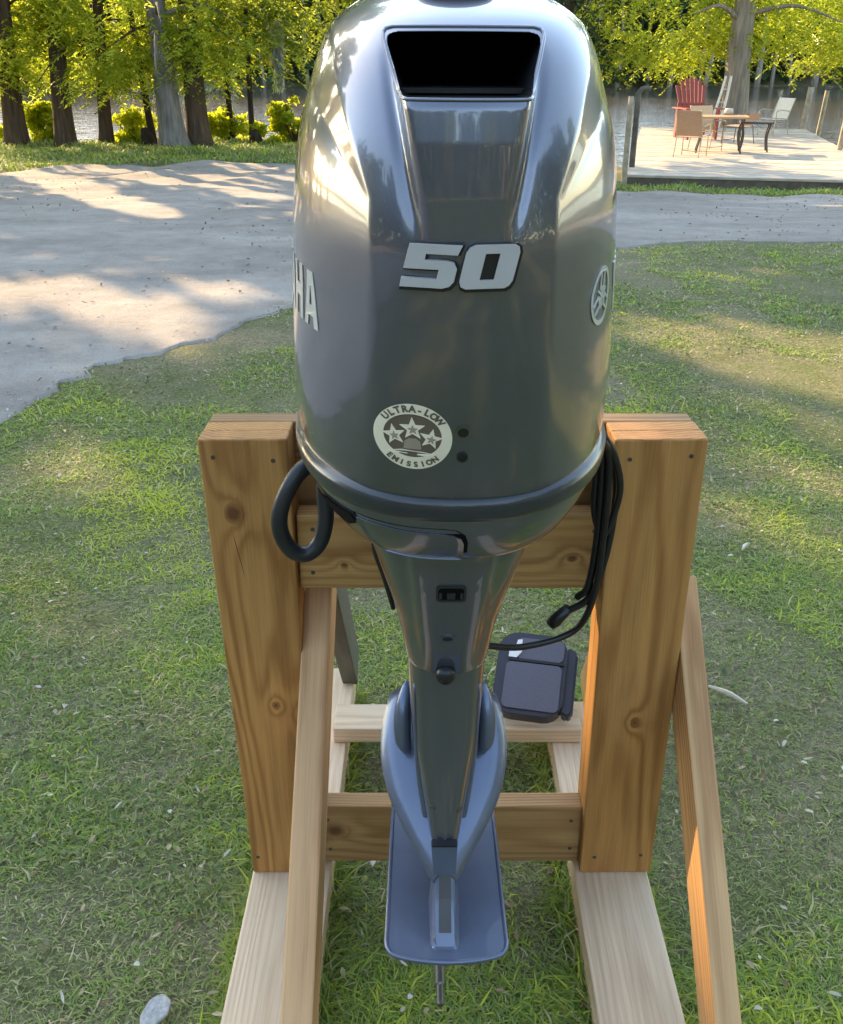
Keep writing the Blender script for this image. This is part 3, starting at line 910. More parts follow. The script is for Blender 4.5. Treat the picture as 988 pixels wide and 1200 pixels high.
stand = empty('engine_stand', (.05, 1.28, 0), 'rough timber engine stand with two thick posts holding up the outboard', 'stand')
zt, zb0 = .928, .082
# posts: two boards laminated front to back (centre line x drifts slightly to the right on the way down)
def post(x0t, x1t, x0b, x1b, ya, yb, mat, top=zt):
    return board('post_board', stand, ((x0t + x1t) / 2, (ya + yb) / 2, top), ((x0b + x1b) / 2, (ya + yb) / 2, zb0), (1, 0, 0), x1t - x0t, yb - ya, mat, wid1=x1b - x0b)
post(-.321, -.192, -.306, -.188, 1.245, 1.2825, wood_mat('wood_post_a', *ORANGE, knots=[(.118, -.022, .015), (.49, .058, .011), (.47, .012, .006), (.775, .044, .015)], seed=1, cont=.9, dirt=.5, c0=.16, b0=.01))
post(-.3205, -.1925, -.3055, -.1885, 1.2835, 1.3215, wood_mat('wood_post_b', *ORANGE, seed=2), zt - .001)
post(.276, .410, .288, .417, 1.245, 1.2825, wood_mat('wood_post_c', (.64, .30, .092), (.37, .14, .036), knots=[(.505, .006, .0085)], seed=3, cont=.85, dirt=.5, c0=.2, b0=-.01))
post(.2765, .4095, .2885, .4165, 1.2835, 1.3215, wood_mat('wood_post_d', *ORANGE, seed=4), zt - .001)
board('transom_board', stand, (-.320, 1.342, .79), (.409, 1.342, .79), (0, 0, 1), .272, .038, wood_mat('wood_transom', (.46, .25, .10), (.25, .11, .035), seed=5))
board('crossbeam', stand, (-.189, 1.281, .735), (.282, 1.281, .735), (0, 0, 1), .128, .037, wood_mat('wood_beam', (.68, .36, .13), (.42, .18, .052), knots=[(.42, -.01, .008), (.07, -.022, .005)], seed=6, cont=.85, dirt=.45))
board('lower_rail', stand, (-.186, 1.283, .155), (.287, 1.283, .155), (0, 0, 1), .132, .037, wood_mat('wood_rail', (.55, .31, .13), (.36, .17, .06), knots=[(.03, .01, .016)], seed=7, cont=.8, dirt=.4))
board('rear_plank', stand, (-.19, 1.645, .102), (.345, 1.645, .102), (0, 1, 0), .086, .038, wood_mat('wood_plank', *PALE, seed=8))
wb = wood_mat('wood_base_a', *PALE, seed=9, cont=.5, dirt=.35); wb2 = wood_mat('wood_base_b', (.86, .64, .43), (.64, .42, .25), seed=10, cont=.5, dirt=.5)
board('base_board', stand, (-.243, .45, .041), (-.232, 1.88, .041), (1, 0, 0), .142, .080, wb)
board('base_board', stand, (.333, .45, .041), (.352, 1.75, .041), (1, 0, 0), .134, .080, wb2)
wbr = wood_mat('wood_brace_a', *PINK, seed=11, cont=.95, ring=.009, c0=.03, b0=.0)
wbr2 = wood_mat('wood_brace_b', (.86, .48, .22), (.48, .21, .08), seed=12, cont=.8, ring=.010, c0=.04)
def brace(x0, x1, ya, za, yb, zb, w, mat, d=.089):
    return board('brace', stand, (x0, ya, za), (x1, yb, zb), (1, 0, 0), w, d, mat)
brace(-.169, -.178, 1.37, .62, .66, -.05, .045, wbr)
brace(.434, .434, 1.37, .62, .66, -.08, .038, wbr2)
brace(-.166, -.170, 1.37, .70, 1.86, .10, .036, wood_mat('wood_brace_c', (.17, .16, .13), (.10, .09, .07), seed=13, cont=.6))  # dark grey-green tone paints the shade on this brace's inner side
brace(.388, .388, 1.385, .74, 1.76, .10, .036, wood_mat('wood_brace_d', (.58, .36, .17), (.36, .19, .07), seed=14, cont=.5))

crk = catmull([(-.283, 1.2452, .785), (-.279, 1.2452, .755), (-.273, 1.2452, .72), (-.270, 1.2452, .69)], 24)
Vs_, Fs_ = tube_geo(crk, [.0002, .0006, .0005, .0001], 6)
mesh_obj('crack', Vs_, Fs_, plain('crack_dark', (.07, .03, .012), .9), stand)
def screw(x, y, z, r=.0034):
    Vs_, Fs_ = tube_geo([(x, y + .004, z), (x, y - .0012, z)], [r], 12)
    o = mesh_obj('screw', Vs_, Fs_, M['bolt'], stand)
for x, z in ((-.300, .90), (-.214, .895), (-.295, .12), (-.215, .125), (.300, .897), (.388, .902), (.395, .125), (.312, .12)):
    screw(x, 1.2455, z)
for x, z in ((-.165, .775), (-.168, .70), (.262, .772), (.264, .70)): screw(x, 1.263, z)
for x, z in ((-.168, .19), (-.166, .12), (.268, .188), (.27, .122)): screw(x, 1.265, z)

# ------------------------------------------------------------------ outboard motor
MX = .030
motor = empty('outboard_motor', (MX, 1.2, 0), 'large glossy dark grey outboard motor numbered 50 hanging on the timber stand', 'outboard motor')

def interp_keys(keys, s):
    k = np.asarray(keys, float)
    p = k[:, 0]
    out = []
    for c in range(1, k.shape[1]):
        y = k[:, c]; h = np.diff(p); d = np.diff(y) / h
        m = np.zeros(len(p)); m[0] = d[0]; m[-1] = d[-1]
        for i in range(1, len(p) - 1):
            if d[i - 1] * d[i] <= 0: m[i] = 0
            else:
                w1 = 2 * h[i] + h[i - 1]; w2 = h[i] + 2 * h[i - 1]
                m[i] = (w1 + w2) / (w1 / d[i - 1] + w2 / d[i])
        i = np.clip(np.searchsorted(p, s) - 1, 0, len(h) - 1)
        t = (s - p[i]) / h[i]
        out.append((2 * t**3 - 3 * t**2 + 1) * y[i] + (t**3 - 2 * t**2 + t) * h[i] * m[i] + (-2 * t**3 + 3 * t**2) * y[i + 1] + (t**3 - t**2) * h[i] * m[i + 1])
    return np.stack(out, -1)

def ring_pts(W, yr, yf, n, N, yc=None):
    """closed outline, superellipse with separate rear and front halves, uniform arc length, starting at front centre."""
    yc = (yr + (yf - yr) * .48) if yc is None else yc
    th = np.linspace(0, 2 * math.pi, 1601)[:-1]
    c, s = np.sin(th), np.cos(th)
    x = W * np.sign(c) * np.abs(c) ** (2 / n)
    y = np.where(s > 0, (yf - yc) * np.abs(s) ** (2 / n), -(yc - yr) * np.abs(s) ** (2 / n)) + yc
    d = np.r_[0, np.cumsum(np.hypot(np.diff(np.r_[x, x[0]]), np.diff(np.r_[y, y[0]])))]
    q = np.linspace(0, d[-1], N + 1)[:-1]
    return np.interp(q, d, np.r_[x, x[0]]), np.interp(q, d, np.r_[y, y[0]])

def loft(keys, nz, N, disp=None, cap_top=True, cap_bot=True):
    """keys rows: (z, yr, yf, W, n) in order; returns V, F."""
    k = np.asarray(keys, float)
    s = np.r_[0, np.cumsum(np.hypot(np.diff(k[:, 0]), np.maximum(np.abs(np.diff(k[:, 1])), np.abs(np.diff(k[:, 3])))) + 1e-6)]
    q = interp_keys(np.c_[s, k], np.linspace(0, s[-1], nz))
    V = np.zeros((nz, N, 3))
    for i, (z, yr, yf, W, n) in enumerate(q):
        x, y = ring_pts(W, yr, yf, n, N)
        V[i, :, 0] = x; V[i, :, 1] = y; V[i, :, 2] = z
    if disp is not None: V = disp(V)
    V = V.reshape(-1, 3)
    I = np.arange(nz * N).reshape(nz, N); J = np.roll(I, -1, axis=1)
    F = np.stack([I[:-1], J[:-1], J[1:], I[1:]], -1).reshape(-1, 4)
    F = [tuple(f) for f in F]
    if cap_bot: F.append(tuple(I[0])[::-1])
    if cap_top: F.append(tuple(I[-1]))
    return V, F

def fix_normals(o):
    bm = bmesh.new(); bm.from_mesh(o.data); bmesh.ops.recalc_face_normals(bm, faces=bm.faces); bm.to_mesh(o.data); bm.free()
    return o

def sp(x, k=.004):   # soft plus with sharpness k
    return k * np.logaddexp(0, x / k)

COWL = [(-.378, .800, 1.37, .1755, 2.25), (-.350, .790, 1.375, .1775, 2.22), (-.300, .777, 1.38, .1785, 2.18), (-.22, .763, 1.385, .1755, 2.12), (-.147, .758, 1.385, .171, 2.12),
        (-.08, .772, 1.375, .163, 2.15), (-.03, .800, 1.36, .150, 2.2), (.006, .842, 1.34, .138, 2.3), (.030, .892, 1.31, .124, 2.4), (.045, .945, 1.28, .107, 2.45),
        (.055, 1.0, 1.24, .09, 2.4), (.060, 1.06, 1.18, .05, 2.2), (.061, 1.11, 1.13, .012, 2)]
def cowl_disp(V):
    x, y, z = V[..., 0].copy(), V[..., 1].copy(), V[..., 2]
    ax = np.abs(x)
    rear = ss(1.12, .95, y)
    # upright centre panel below the intake, bounded by ribs that run from the intake corners
    yc = np.interp(z, [-.30, -.20, -.147, -.10, -.06, -.036, -.028, -.015, .0], [.777, .760, .757, .7565, .7585, .762, .766, .785, .84])
    yb = interp_keys(np.array([(k[0], k[1]) for k in COWL]), np.clip(z, -.378, .06))[..., 0]
    xc = np.interp(z, [-.20, -.115, -.03, .0], [.030, .035, .0515, .057])
    ins = 1 / (1 + np.exp(np.clip((ax - xc) / .0011, -40, 40)))
    d0 = np.minimum(yc - yb, 0) * ins * ss(.0, -.026, z) * ss(-.22, -.165, z)
    # a shallow groove outside each rib
    gro = .0028 * np.exp(-((ax - xc - .0065) / .0045) ** 2) * ss(-.135, -.10, z) * ss(.02, -.02, z)
    # outer crease: from the top corner inward and down, then straight down, ever softer
    xa = np.interp(z, [-.38, -.26, -.16, -.105, -.01, .03], [.086, .080, .076, .077, .110, .120])
    ka = np.interp(z, [-.38, -.30, -.2, -.12, -.04, .02, .05], [.22, .56, .80, 1.0, 1.10, .8, 0])
    sh = np.interp(z, [-.38, -.2, -.12], [.004, .0018, .0006])
    dx = sh * np.logaddexp(0, (ax - xa) / sh)
    d1 = ka * .035 * (1 - np.exp(-dx / .035))
    # second, concave crease that closes the wedge on each cheek
    xb = np.interp(z, [-.30, -.105, -.04, .0], [.05, .078, .131, .15])
    kb = np.interp(z, [-.20, -.105, -.04, .01], [0, .45, .55, 0])
    dy = .0008 * np.logaddexp(0, (ax - xb) / .0008)
    d2 = -kb * .03 * (1 - np.exp(-dy / .03))
    V[..., 1] = y + rear * (d0 + gro + d1 + d2)
    return V
V, F = loft(COWL, 330, 560, cowl_disp)
V = V + np.array([MX, 0, H])
cowl = mesh_obj('cowl', V, F, M['paint'], motor, True, mats=[M['paint'], M['void']])
fix_normals(cowl)
bvh = BVHTree.FromPolygons([tuple(v) for v in V], F)

def rear_y(x, z):
    """point and normal of the cowl's rear surface at world x (from motor centre) and dz."""
    h = bvh.ray_cast(Vector((MX + x, .2, H + z)), Vector((0, 1, 0)))
    nn = h[1] if h[1].y < 0 else -h[1]
    return h[0], nn
def side_x(sgn, y, z):
    h = bvh.ray_cast(Vector((MX + sgn * 1.0, y, H + z)), Vector((-sgn, 0, 0)))
    nn = h[1] if h[1].x * sgn > 0 else -h[1]
    return h[0], nn
def map_rear(cx, cz, base=.0006):
    def f(x, y, d):
        p, n = rear_y(cx + x, cz + y)
        return p + n * (base + d)
    return f
def map_side(sgn, cy, cz, base=.0004):
    def f(x, y, d):
        p, n = side_x(sgn, cy + x, cz + y)
        return p + n * (base + d)
    return f

# intake: cut a pocket through the sloping back
IN = [(-.066, .016), (-.064, .019), (-.058, .0205), (.058, .0205), (.064, .019), (.066, .016), (.0655, .011), (.0525, -.0235), (.0495, -.0275), (.045, -.029), (-.045, -.029), (-.0495, -.0275), (-.0525, -.0235), (-.0655, .011)]
cv = [(MX + x, .70, H + z) for x, z in IN] + [(MX + x * .94, 1.02, H + z * .94 - .004) for x, z in IN]
nI = len(IN)
cf = [tuple(range(nI))[::-1], tuple(range(nI, 2 * nI))] + [(i, (i + 1) % nI, nI + (i + 1) % nI, nI + i) for i in range(nI)]
cut = mesh_obj('cutter', cv, cf, M['void']); fix_normals(cut)
md = cowl.modifiers.new('cut', 'BOOLEAN'); md.operation = 'DIFFERENCE'; md.object = cut; md.solver = 'EXACT'
dg = bpy.context.evaluated_depsgraph_get()
nm = bpy.data.meshes.new_from_object(cowl.evaluated_get(dg))
cowl.modifiers.clear(); old = cowl.data; cowl.data = nm; nm.name = 'cowl'
bpy.data.meshes.remove(old)
bpy.data.objects.remove(cut)
cowl.data.materials.clear(); cowl.data.materials.append(M['paint']); cowl.data.materials.append(M['void'])
for p in cowl.data.polygons:
    c = p.center
    w = cowl.matrix_basis @ c
    p.material_index = 0
# pocket faces: those strictly inside the original shell
pts = cowl.data
mw = cowl.matrix_basis
for p in pts.polygons:
    c = p.center
    wz = c.z - H if abs(c.z) > .5 else c.z
    hit = bvh.find_nearest(Vector(c))
    if hit[3] is not None and hit[3] > .006 and abs(c.x - MX) < .075 and -.04 < c.z - H < .03:
        p.material_index = 1
    if len(p.vertices) > 4: p.use_smooth = False

# painted lip around the intake
den = []
for i in range(nI):
    a, b = np.array(IN[i]), np.array(IN[(i + 1) % nI])
    m = max(2, int(np.linalg.norm(b - a) / .006))
    den += [tuple(a + (b - a) * t / m) for t in range(m)]
lip = []
for x, z in den:
    p, nrm_ = rear_y(x * 1.02, z * 1.02 + (.0006 if z > 0 else -.0006))
    lip.append(np.array(p + nrm_ * .0002))
lip.append(lip[0])
Vl, Fl = tube_geo(np.array(lip), [.0015], 8, False)
mesh_obj('intake_lip', Vl, Fl, M['paint'], cowl, True)
# louvre shelf in the throat
Vb, Fb = box_geo(MX - .055, MX + .055, .86, .93, H - .0285, H - .0245)
mesh_obj('intake_shelf', Vb, Fb, M['black'], cowl)
# plug on top of the cowl
Vc, Fc = tube_geo([(MX - .004, .985, H + .045), (MX - .004, .985, H + .0585)], [.036], 28)
mesh_obj('top_plug', Vc, Fc, M['black'], cowl, False)

def dens(outline, step=.004):
    o = []
    n = len(outline)
    for i in range(n):
        a = np.array(outline[i]); b = np.array(outline[(i + 1) % n])
        m = max(1, int(np.linalg.norm(b - a) / step))
        o += [tuple(a + (b - a) * t / m) for t in range(m)]
    return o

# raised number 50
five = [(0, 1), (1.30, 1), (1.24, .78), (.46, .78), (.46, .64), (1.02, .64), (1.20, .60), (1.30, .47), (1.30, .17), (1.21, .05), (1.04, 0), (-.02, 0), (-.02, .21), (.86, .21), (.86, .43), (-.02, .43)]
zero = [(.20, 1), (1.18, 1), (1.30, .94), (1.35, .82), (1.35, .18), (1.29, .06), (1.18, 0), (.20, 0), (.06, .06), (0, .18), (0, .82), (.06, .94)]
zero_h = [(.50, .80), (.86, .80), (.86, .20), (.50, .20)]
S = .0345
def ital(p, ox, grow=0): return ((p[0] + .24 * p[1]) * S * .93 + ox, p[1] * S)
def badge_map(cx, cz, xm):
    y0 = rear_y(cx + xm, cz + S / 2)[0].y
    gx = (rear_y(cx + xm + .02, cz + S / 2)[0].y - rear_y(cx + xm - .02, cz + S / 2)[0].y) / .04
    sl = (rear_y(cx + xm, cz + S)[0].y - rear_y(cx + xm, cz)[0].y) / S
    def f(x, y, d):
        return (MX + cx + x, y0 + gx * (x - xm) + sl * (y - S / 2) - .0006 - d, H + cz + y)
    return f
XM = {'5': -.027, '0': .020}
for nmx, outl, holes, ox in (('5', five, [], -.0500), ('0', zero, [zero_h], -.0500 + 1.33 * S)):
    ol = dens([ital(p, ox) for p in outl]); hl = [dens([ital(p, ox) for p in h][::-1]) for h in holes]
    Vb, Fb = poly_prism(ol, hl, badge_map(-.0015, -.168, XM[nmx]), .0058)
    mesh_obj('number_badge', Vb, Fb, M['silver'], cowl)
    # black copy, offset down and right, painting a shadow edge under each digit
    cx = np.mean([p[0] for p in ol]); 
    sh = [((p[0] - cx) * 1.06 + cx + .0010, (p[1] - S / 2) * 1.10 + S / 2 - .0014) for p in ol]
    Vb, Fb = poly_prism(sh, [], badge_map(-.0015, -.168, XM[nmx]), .0034)
    mesh_obj('badge_shadow_edge', Vb, Fb, M['black'], cowl)

# round emission sticker
def ell(rx, rz, n=64, cx=0, cz=0): return [(cx + rx * math.cos(2 * math.pi * i / n), cz + rz * math.sin(2 * math.pi * i / n)) for i in range(n)]
SX, SZ = -.0415, -.308
RX, RZ_ = .0355, .0340
mr = map_rear(SX, SZ)
def dec(out, holes, lo, hi, mat, name):
    f = lambda x, y, d: map_rear(SX, SZ, lo)(x, y, d)
    Vd, Fd = poly_prism(dens(out, .005), [dens(h[::-1], .005) for h in holes], f, hi - lo)
    return Vd, Fd
stk = []
def polar(rx0, rz0, cz0, rx1, rz1, lift, nr=8, na=72):
    Vp = []; Fp = []
    for i in range(nr + 1):
        t = i / nr
        for k in range(na):
            a = 2 * math.pi * k / na
            p, n_ = rear_y(SX + (rx0 * (1 - t) + rx1 * t) * math.cos(a), SZ + cz0 * (1 - t) + (rz0 * (1 - t) + rz1 * t) * math.sin(a))
            Vp.append(p + n_ * lift)
    for i in range(nr):
        for k in range(na):
            Fp.append((i * na + k, i * na + (k + 1) % na, (i + 1) * na + (k + 1) % na, (i + 1) * na + k))
    return Vp, Fp
Vd, Fd = polar(.0262, .0222, .0015, RX, RZ_, .0007); stk.append((Vd, Fd, 0))
Vd, Fd = polar(.0002, .0002, .0015, .0268, .0228, .0004); stk.append((Vd, Fd, 1))
def star(cx, cz, r, rot=0):
    o = []
    for i in range(10):
        rr = r if i % 2 == 0 else r * .42
        a = math.pi / 2 + rot + i * math.pi / 5
        o.append((cx + rr * math.cos(a), cz + rr * math.sin(a)))
    return o
for cx, cz, r, rot in ((0, .009, .0118, .05), (-.0165, .001, .0108, .22), (.0165, .000, .0108, -.2)):
    Vd, Fd = dec(star(cx, cz, r, rot), [], .0004, .0011, None, ''); stk.append((Vd, Fd, 0))
    Vd, Fd = dec(star(cx + .0005, cz - .0008, r * .45, rot), [], .0006, .0013, None, ''); stk.append((Vd, Fd, 2))
# dome between the stars, ribbon and base line
Vd, Fd = dec([(-.008, -.012), (-.007, -.004), (-.003, -.001), (.003, -.001), (.007, -.004), (.008, -.012)], [], .0004, .0009, None, ''); stk.append((Vd, Fd, 2))
Vd, Fd = dec([(-.022, -.0165), (-.010, -.0135), (.010, -.0145), (.020, -.0165), (.021, -.0195), (.008, -.0180), (-.010, -.0170), (-.021, -.0195)], [], .0005, .0012, None, ''); stk.append((Vd, Fd, 0))
Vd, Fd = dec([(-.0045, -.0165), (.0045, -.0165), (.0040, -.0195), (-.0040, -.0195)], [], .0007, .0014, None, ''); stk.append((Vd, Fd, 1))
def glyph_mesh(txt, size):
    cu = bpy.data.curves.new('t', 'FONT'); cu.body = txt; cu.size = size; cu.align_x = 'CENTER'; cu.resolution_u = 3; cu.offset = size * .045
    ob = bpy.data.objects.new('t', cu); col.objects.link(ob)
    d = bpy.context.evaluated_depsgraph_get()
    me = bpy.data.meshes.new_from_object(ob.evaluated_get(d))
    vs = [tuple(v.co) for v in me.vertices]; fs = [tuple(p.vertices) for p in me.polygons]
    bpy.data.objects.remove(ob); bpy.data.curves.remove(cu); bpy.data.meshes.remove(me)
    return vs, fs
def ring_text(txt, size, r0x, r0z, a0, a1, top):
    for i, ch in enumerate(txt):
        if ch == ' ': continue
        a = math.radians(a0 + (a1 - a0) * i / (len(txt) - 1))
        vs, fs = glyph_mesh(ch, size)
        bx, bz = r0x * math.cos(a), r0z * math.sin(a) + (.0005 if top else 0)
        ang = a - math.pi / 2 if top else a + math.pi / 2
        ca, sa = math.cos(ang), math.sin(ang)
        VV = []
        for vx, vy, _ in vs:
            p, nn = rear_y(SX + bx + vx * ca - vy * sa, SZ + bz + vx * sa + vy * ca)
            VV.append(p + nn * .0012)
        stk.append((VV, fs, 1))
ring_text('ULTRA-LOW', .0090, .0282, .0258, 140, 40, True)
ring_text('EMISSION', .0078, .0334, .0312, 228, 312, False)
V = []; F = []; MI = []
for v, f, mi in stk:
    o = len(V); V += [tuple(q) for q in v]; F += [tuple(i + o for i in q) for q in f]; MI += [mi] * len(f)
sticker = mesh_obj('emission_sticker', V, F, None, cowl, False, mats=[M['cream'], M['stick_dark'], plain('sticker_mid', (.36, .29, .21), .45)])
sticker.data.polygons.foreach_set('material_index', MI)
# two small screws right of the sticker
for cz, r in ((-.3000, .0068), (-.3265, .0052)):
    cx = .0035
    Vb, Fb = poly_prism(ell(r, r, 24), [ell(r * .72, r * .72, 24)[::-1]], map_rear(cx, cz, .0002), .0015)
    mesh_obj('screw_ring', Vb, Fb, M['steel'] if r > .006 else M['rubber'], cowl)
    Vb, Fb = poly_prism(ell(r * .74, r * .74, 20), [], map_rear(cx, cz, .0002), .0006)
    mesh_obj('screw_head', Vb, Fb, M['black'], cowl)

# lettering along both flanks (port side ends at the stern, starboard side starts there)
def letter(ch):
    if ch == 'Y': return [[(0, 1), (.30, 1), (.5, .62), (.70, 1), (1, 1), (.63, .40), (.63, 0), (.37, 0), (.37, .40)]], []
    if ch == 'A': return [[(0, 0), (.30, 1), (.70, 1), (1, 0), (.74, 0), (.68, .2), (.32, .2), (.26, 0)]], [[(.39, .40), (.61, .40), (.53, .74), (.47, .74)]]
    if ch == 'M': return [[(0, 0), (0, 1), (.30, 1), (.5, .50), (.70, 1), (1, 1), (1, 0), (.76, 0), (.76, .62), (.58, .16), (.42, .16), (.24, .62), (.24, 0)]], []
    if ch == 'H': return [[(0, 0), (0, 1), (.28, 1), (.28, .62), (.72, .62), (.72, 1), (1, 1), (1, 0), (.72, 0), (.72, .40), (.28, .40), (.28, 0)]], []
def flank_text(sgn, y_start, dirn, z0):
    x = 0
    seq = 'YAMAHA' if dirn > 0 else 'YAMAHA'[::-1]
    for ch in seq:
        w, h = .037, .053
        outs, holes = letter(ch)
        ol = [(dirn * (x + (p[0] if dirn > 0 else 1 - p[0]) * w), p[1] * h) for p in outs[0]]
        hl = [[(dirn * (x + (p[0] if dirn > 0 else 1 - p[0]) * w), p[1] * h) for p in q] for q in holes]
        Vb, Fb = poly_prism(dens(ol, .008), [dens(q, .008) for q in hl], map_side(sgn, y_start, z0), .0007)
        mesh_obj('flank_letter', Vb, Fb, M['decal'], cowl)
        x += w + .008
# port: reading from bow to stern, the last letter is nearest to the viewer
def port_text(y_end, z0):
    x = y_end
    for ch in 'YAMAHA'[::-1]:
        w, h = .037, .053
        outs, holes = letter(ch)
        ol = [(x + (1 - p[0]) * w, p[1] * h) for p in outs[0]]
        hl = [[(x + (1 - p[0]) * w, p[1] * h) for p in q] for q in holes]
        Vb, Fb = poly_prism(dens(ol, .008), [dens(q, .008) for q in hl], map_side(-1, 0, z0), .0007)
        mesh_obj('flank_letter', Vb, Fb, M['decal'], cowl)
        x += w + .008
port_text(.874, -.236)
def star_text(y0, z0):
    x = y0
    for ch in 'YAMAHA':
        w, h = .037, .053
        outs, holes = letter(ch)
        ol = [(x + p[0] * w, p[1] * h) for p in outs[0]]
        hl = [[(x + p[0] * w, p[1] * h) for p in q] for q in holes]
        Vb, Fb = poly_prism(dens(ol, .008), [dens(q, .008) for q in hl], map_side(1, 0, z0), .0007)
        mesh_obj('flank_letter', Vb, Fb, M['decal'], cowl)
        x += w + .008
star_text(.940, -.236)
# emblem: ring with three crossed tuning forks
EY, EZ, ER = .884, -.203, .0275
em = []
em.append(poly_prism(dens(ell(ER, ER), .004), [dens(ell(ER * .84, ER * .84)[::-1], .004)], map_side(1, EY, EZ), .0007))
def rotp(pts, a): return [(x * math.cos(a) - y * math.sin(a), x * math.sin(a) + y * math.cos(a)) for x, y in pts]
for a in (math.pi / 2, math.pi / 2 + 2 * math.pi / 3, math.pi / 2 + 4 * math.pi / 3):
    L = ER * .80
    fork = [(-ER * .45, -.0014), (L * .22, -.0014), (L * .32, -.0064), (L, -.0064), (L, -.0036), (L * .44, -.0036), (L * .40, 0), (L * .44, .0036), (L, .0036), (L, .0064), (L * .32, .0064), (L * .22, .0014), (-ER * .45, .0014)]
    em.append(poly_prism(dens(rotp(fork, a), .004), [], map_side(1, EY, EZ), .0007 + .0001 * a))
V, F = join_geo(em)
mesh_obj('emblem', V, F, M['decal'], cowl)

# seam strip
SEAM = [(-.375, .8035, 1.368, .1725, 2.25), (-.3775, .7990, 1.371, .1760, 2.25), (-.380, .7970, 1.373, .1785, 2.25), (-.384, .7955, 1.374, .1805, 2.25), (-.396, .7975, 1.373, .1790, 2.25), (-.401, .8000, 1.370, .1765, 2.25), (-.4035, .806, 1.365, .1705, 2.25)]
V, F = loft(SEAM, 24, 220); V = V + np.array([MX, 0, H])
fix_normals(mesh_obj('seam_strip', V, F, M['seam'], motor, True))
# lower pan, rolling in under the seam
PAN = [(-.4015, .8025, 1.365, .1735, 2.25), (-.412, .8045, 1.362, .1700, 2.25), (-.430, .8110, 1.350, .1600, 2.3), (-.450, .8230, 1.335, .1440, 2.4), (-.460, .8340, 1.32, .1310, 2.5), (-.4655, .8480, 1.30, .1170, 2.6), (-.4675, .8680, 1.28, .1020, 2.6), (-.468, .90, 1.26, .08, 2.6)]
V, F = loft(PAN, 60, 260); V = V + np.array([MX, 0, H])
pan = fix_normals(mesh_obj('lower_pan', V, F, M['paint'], motor, True))
bvh_p = BVHTree.FromPolygons([tuple(v) for v in V], F)
def pan_pt(x, z):
    h = bvh_p.ray_cast(Vector((MX + x, .2, H + z)), Vector((0, 1, 0)))
    return h[0], (h[1] if h[1].y < 0 else -h[1])
def map_pan(base):
    def f(x, y, d):
        p, n = pan_pt(x, y); return p + n * (base + d)
    return f
LZ = -.0075
latch = [(-.098, -.4085), (-.012, -.4095), (-.002, -.4108), (.006, -.4150), (.0085, -.422), (.0085, -.448), (-.070, -.448), (-.086, -.436)]
gap = [(-.1015, -.4045), (-.012, -.4035), (.001, -.4050), (.010, -.4115), (.0125, -.421), (.0125, -.436), (.0085, -.436), (.0085, -.422), (.006, -.4150), (-.002, -.4108), (-.012, -.4095), (-.098, -.4085)]
Vb, Fb = poly_prism(dens([(x, z + LZ) for x, z in latch], .005), [], map_pan(.0002), .0016); mesh_obj('latch_cover', Vb, Fb, M['paint'], pan)
Vb, Fb = poly_prism(dens([(x, z + LZ) for x, z in gap], .003), [], map_pan(.0001), .0005); mesh_obj('latch_gap', Vb, Fb, M['void'], pan)
op = [(-.142, -.4075), (-.103, -.4075), (-.097, -.416), (-.105, -.424), (-.120, -.421), (-.135, -.414)]  # flat black patch painting the dark inside of the latch opening
Vb, Fb = poly_prism(dens([(x, z + LZ) for x, z in op], .003), [], map_pan(.0022), .0008); mesh_obj('latch_dark_patch', Vb, Fb, M['void'], pan)

# apron below the pan
def apron_disp(V):
    x, y, z = V[..., 0], V[..., 1], V[..., 2]
    ax = np.abs(x); rear = ss(1.02, .95, y)
    xe = np.interp(z, [-.68, -.46], [.030, .047])
    step = 1 / (1 + np.exp(-np.clip((ax - xe) / .0015, -40, 40)))
    V[..., 1] = y + rear * (.010 * step + .10 * np.maximum(ax - xe, 0)) * ss(-.665, -.60, z)
    return V
APR = [(-.455, .868, 1.22, .1060, 3.2), (-.48, .868, 1.21, .1010, 3.2), (-.52, .876, 1.19, .0890, 3.2), (-.60, .901, 1.16, .0670, 3.1), (-.655, .921, 1.14, .0555, 3.0), (-.668, .927, 1.13, .0535, 3.0)]
V, F = loft(APR, 70, 200, apron_disp); V = V + np.array([MX, 0, H])
apron = fix_normals(mesh_obj('apron', V, F, M['paint'], motor, True))
bvh_a = BVHTree.FromPolygons([tuple(v) for v in V], F)
def map_apr(base):
    def f(x, y, d):
        h = bvh_a.ray_cast(Vector((MX + x, .2, H + y)), Vector((0, 1, 0)))
        n = h[1] if h[1].y < 0 else -h[1]
        return h[0] + n * (base + d)
    return f
def rrect(cx, cz, w, h, r, n=5):
    o = []
    for sx, sz, a0 in ((1, 1, 0), (-1, 1, 90), (-1, -1, 180), (1, -1, 270)):
        for k in range(n + 1):
            a = math.radians(a0 + 90 * k / n)
            o.append((cx + sx * (w / 2 - r) + r * math.cos(a), cz + sz * (h / 2 - r) + r * math.sin(a)))
    return o
Vb, Fb = poly_prism(rrect(0, -.527, .033, .0235, .005), [rrect(0, -.527, .028, .018, .004)[::-1]], map_apr(.0001), .0016); po = mesh_obj('pilot_outlet', Vb, Fb, M['rubber'], apron)
Vb, Fb = poly_prism(rrect(0, -.527, .0285, .0185, .004), [], map_apr(.0001), .0003); mesh_obj('outlet_opening', Vb, Fb, M['void'], apron)
for ox, w in ((-.0115, .003), (.0, .009), (.0115, .003)):
    Vb, Fb = poly_prism(rrect(ox, -.530, w, .009, .001), [], map_apr(.0003), .0012); mesh_obj('outlet_grille', Vb, Fb, M['rubber'], apron)
Vb, Fb = poly_prism(ell(.0090, .0062, 24, -.002, -.601), [ell(.0062, .0038, 24, -.002, -.601)[::-1]], map_apr(.0001), .0012); mesh_obj('drain_plug', Vb, Fb, M['paint'], apron)
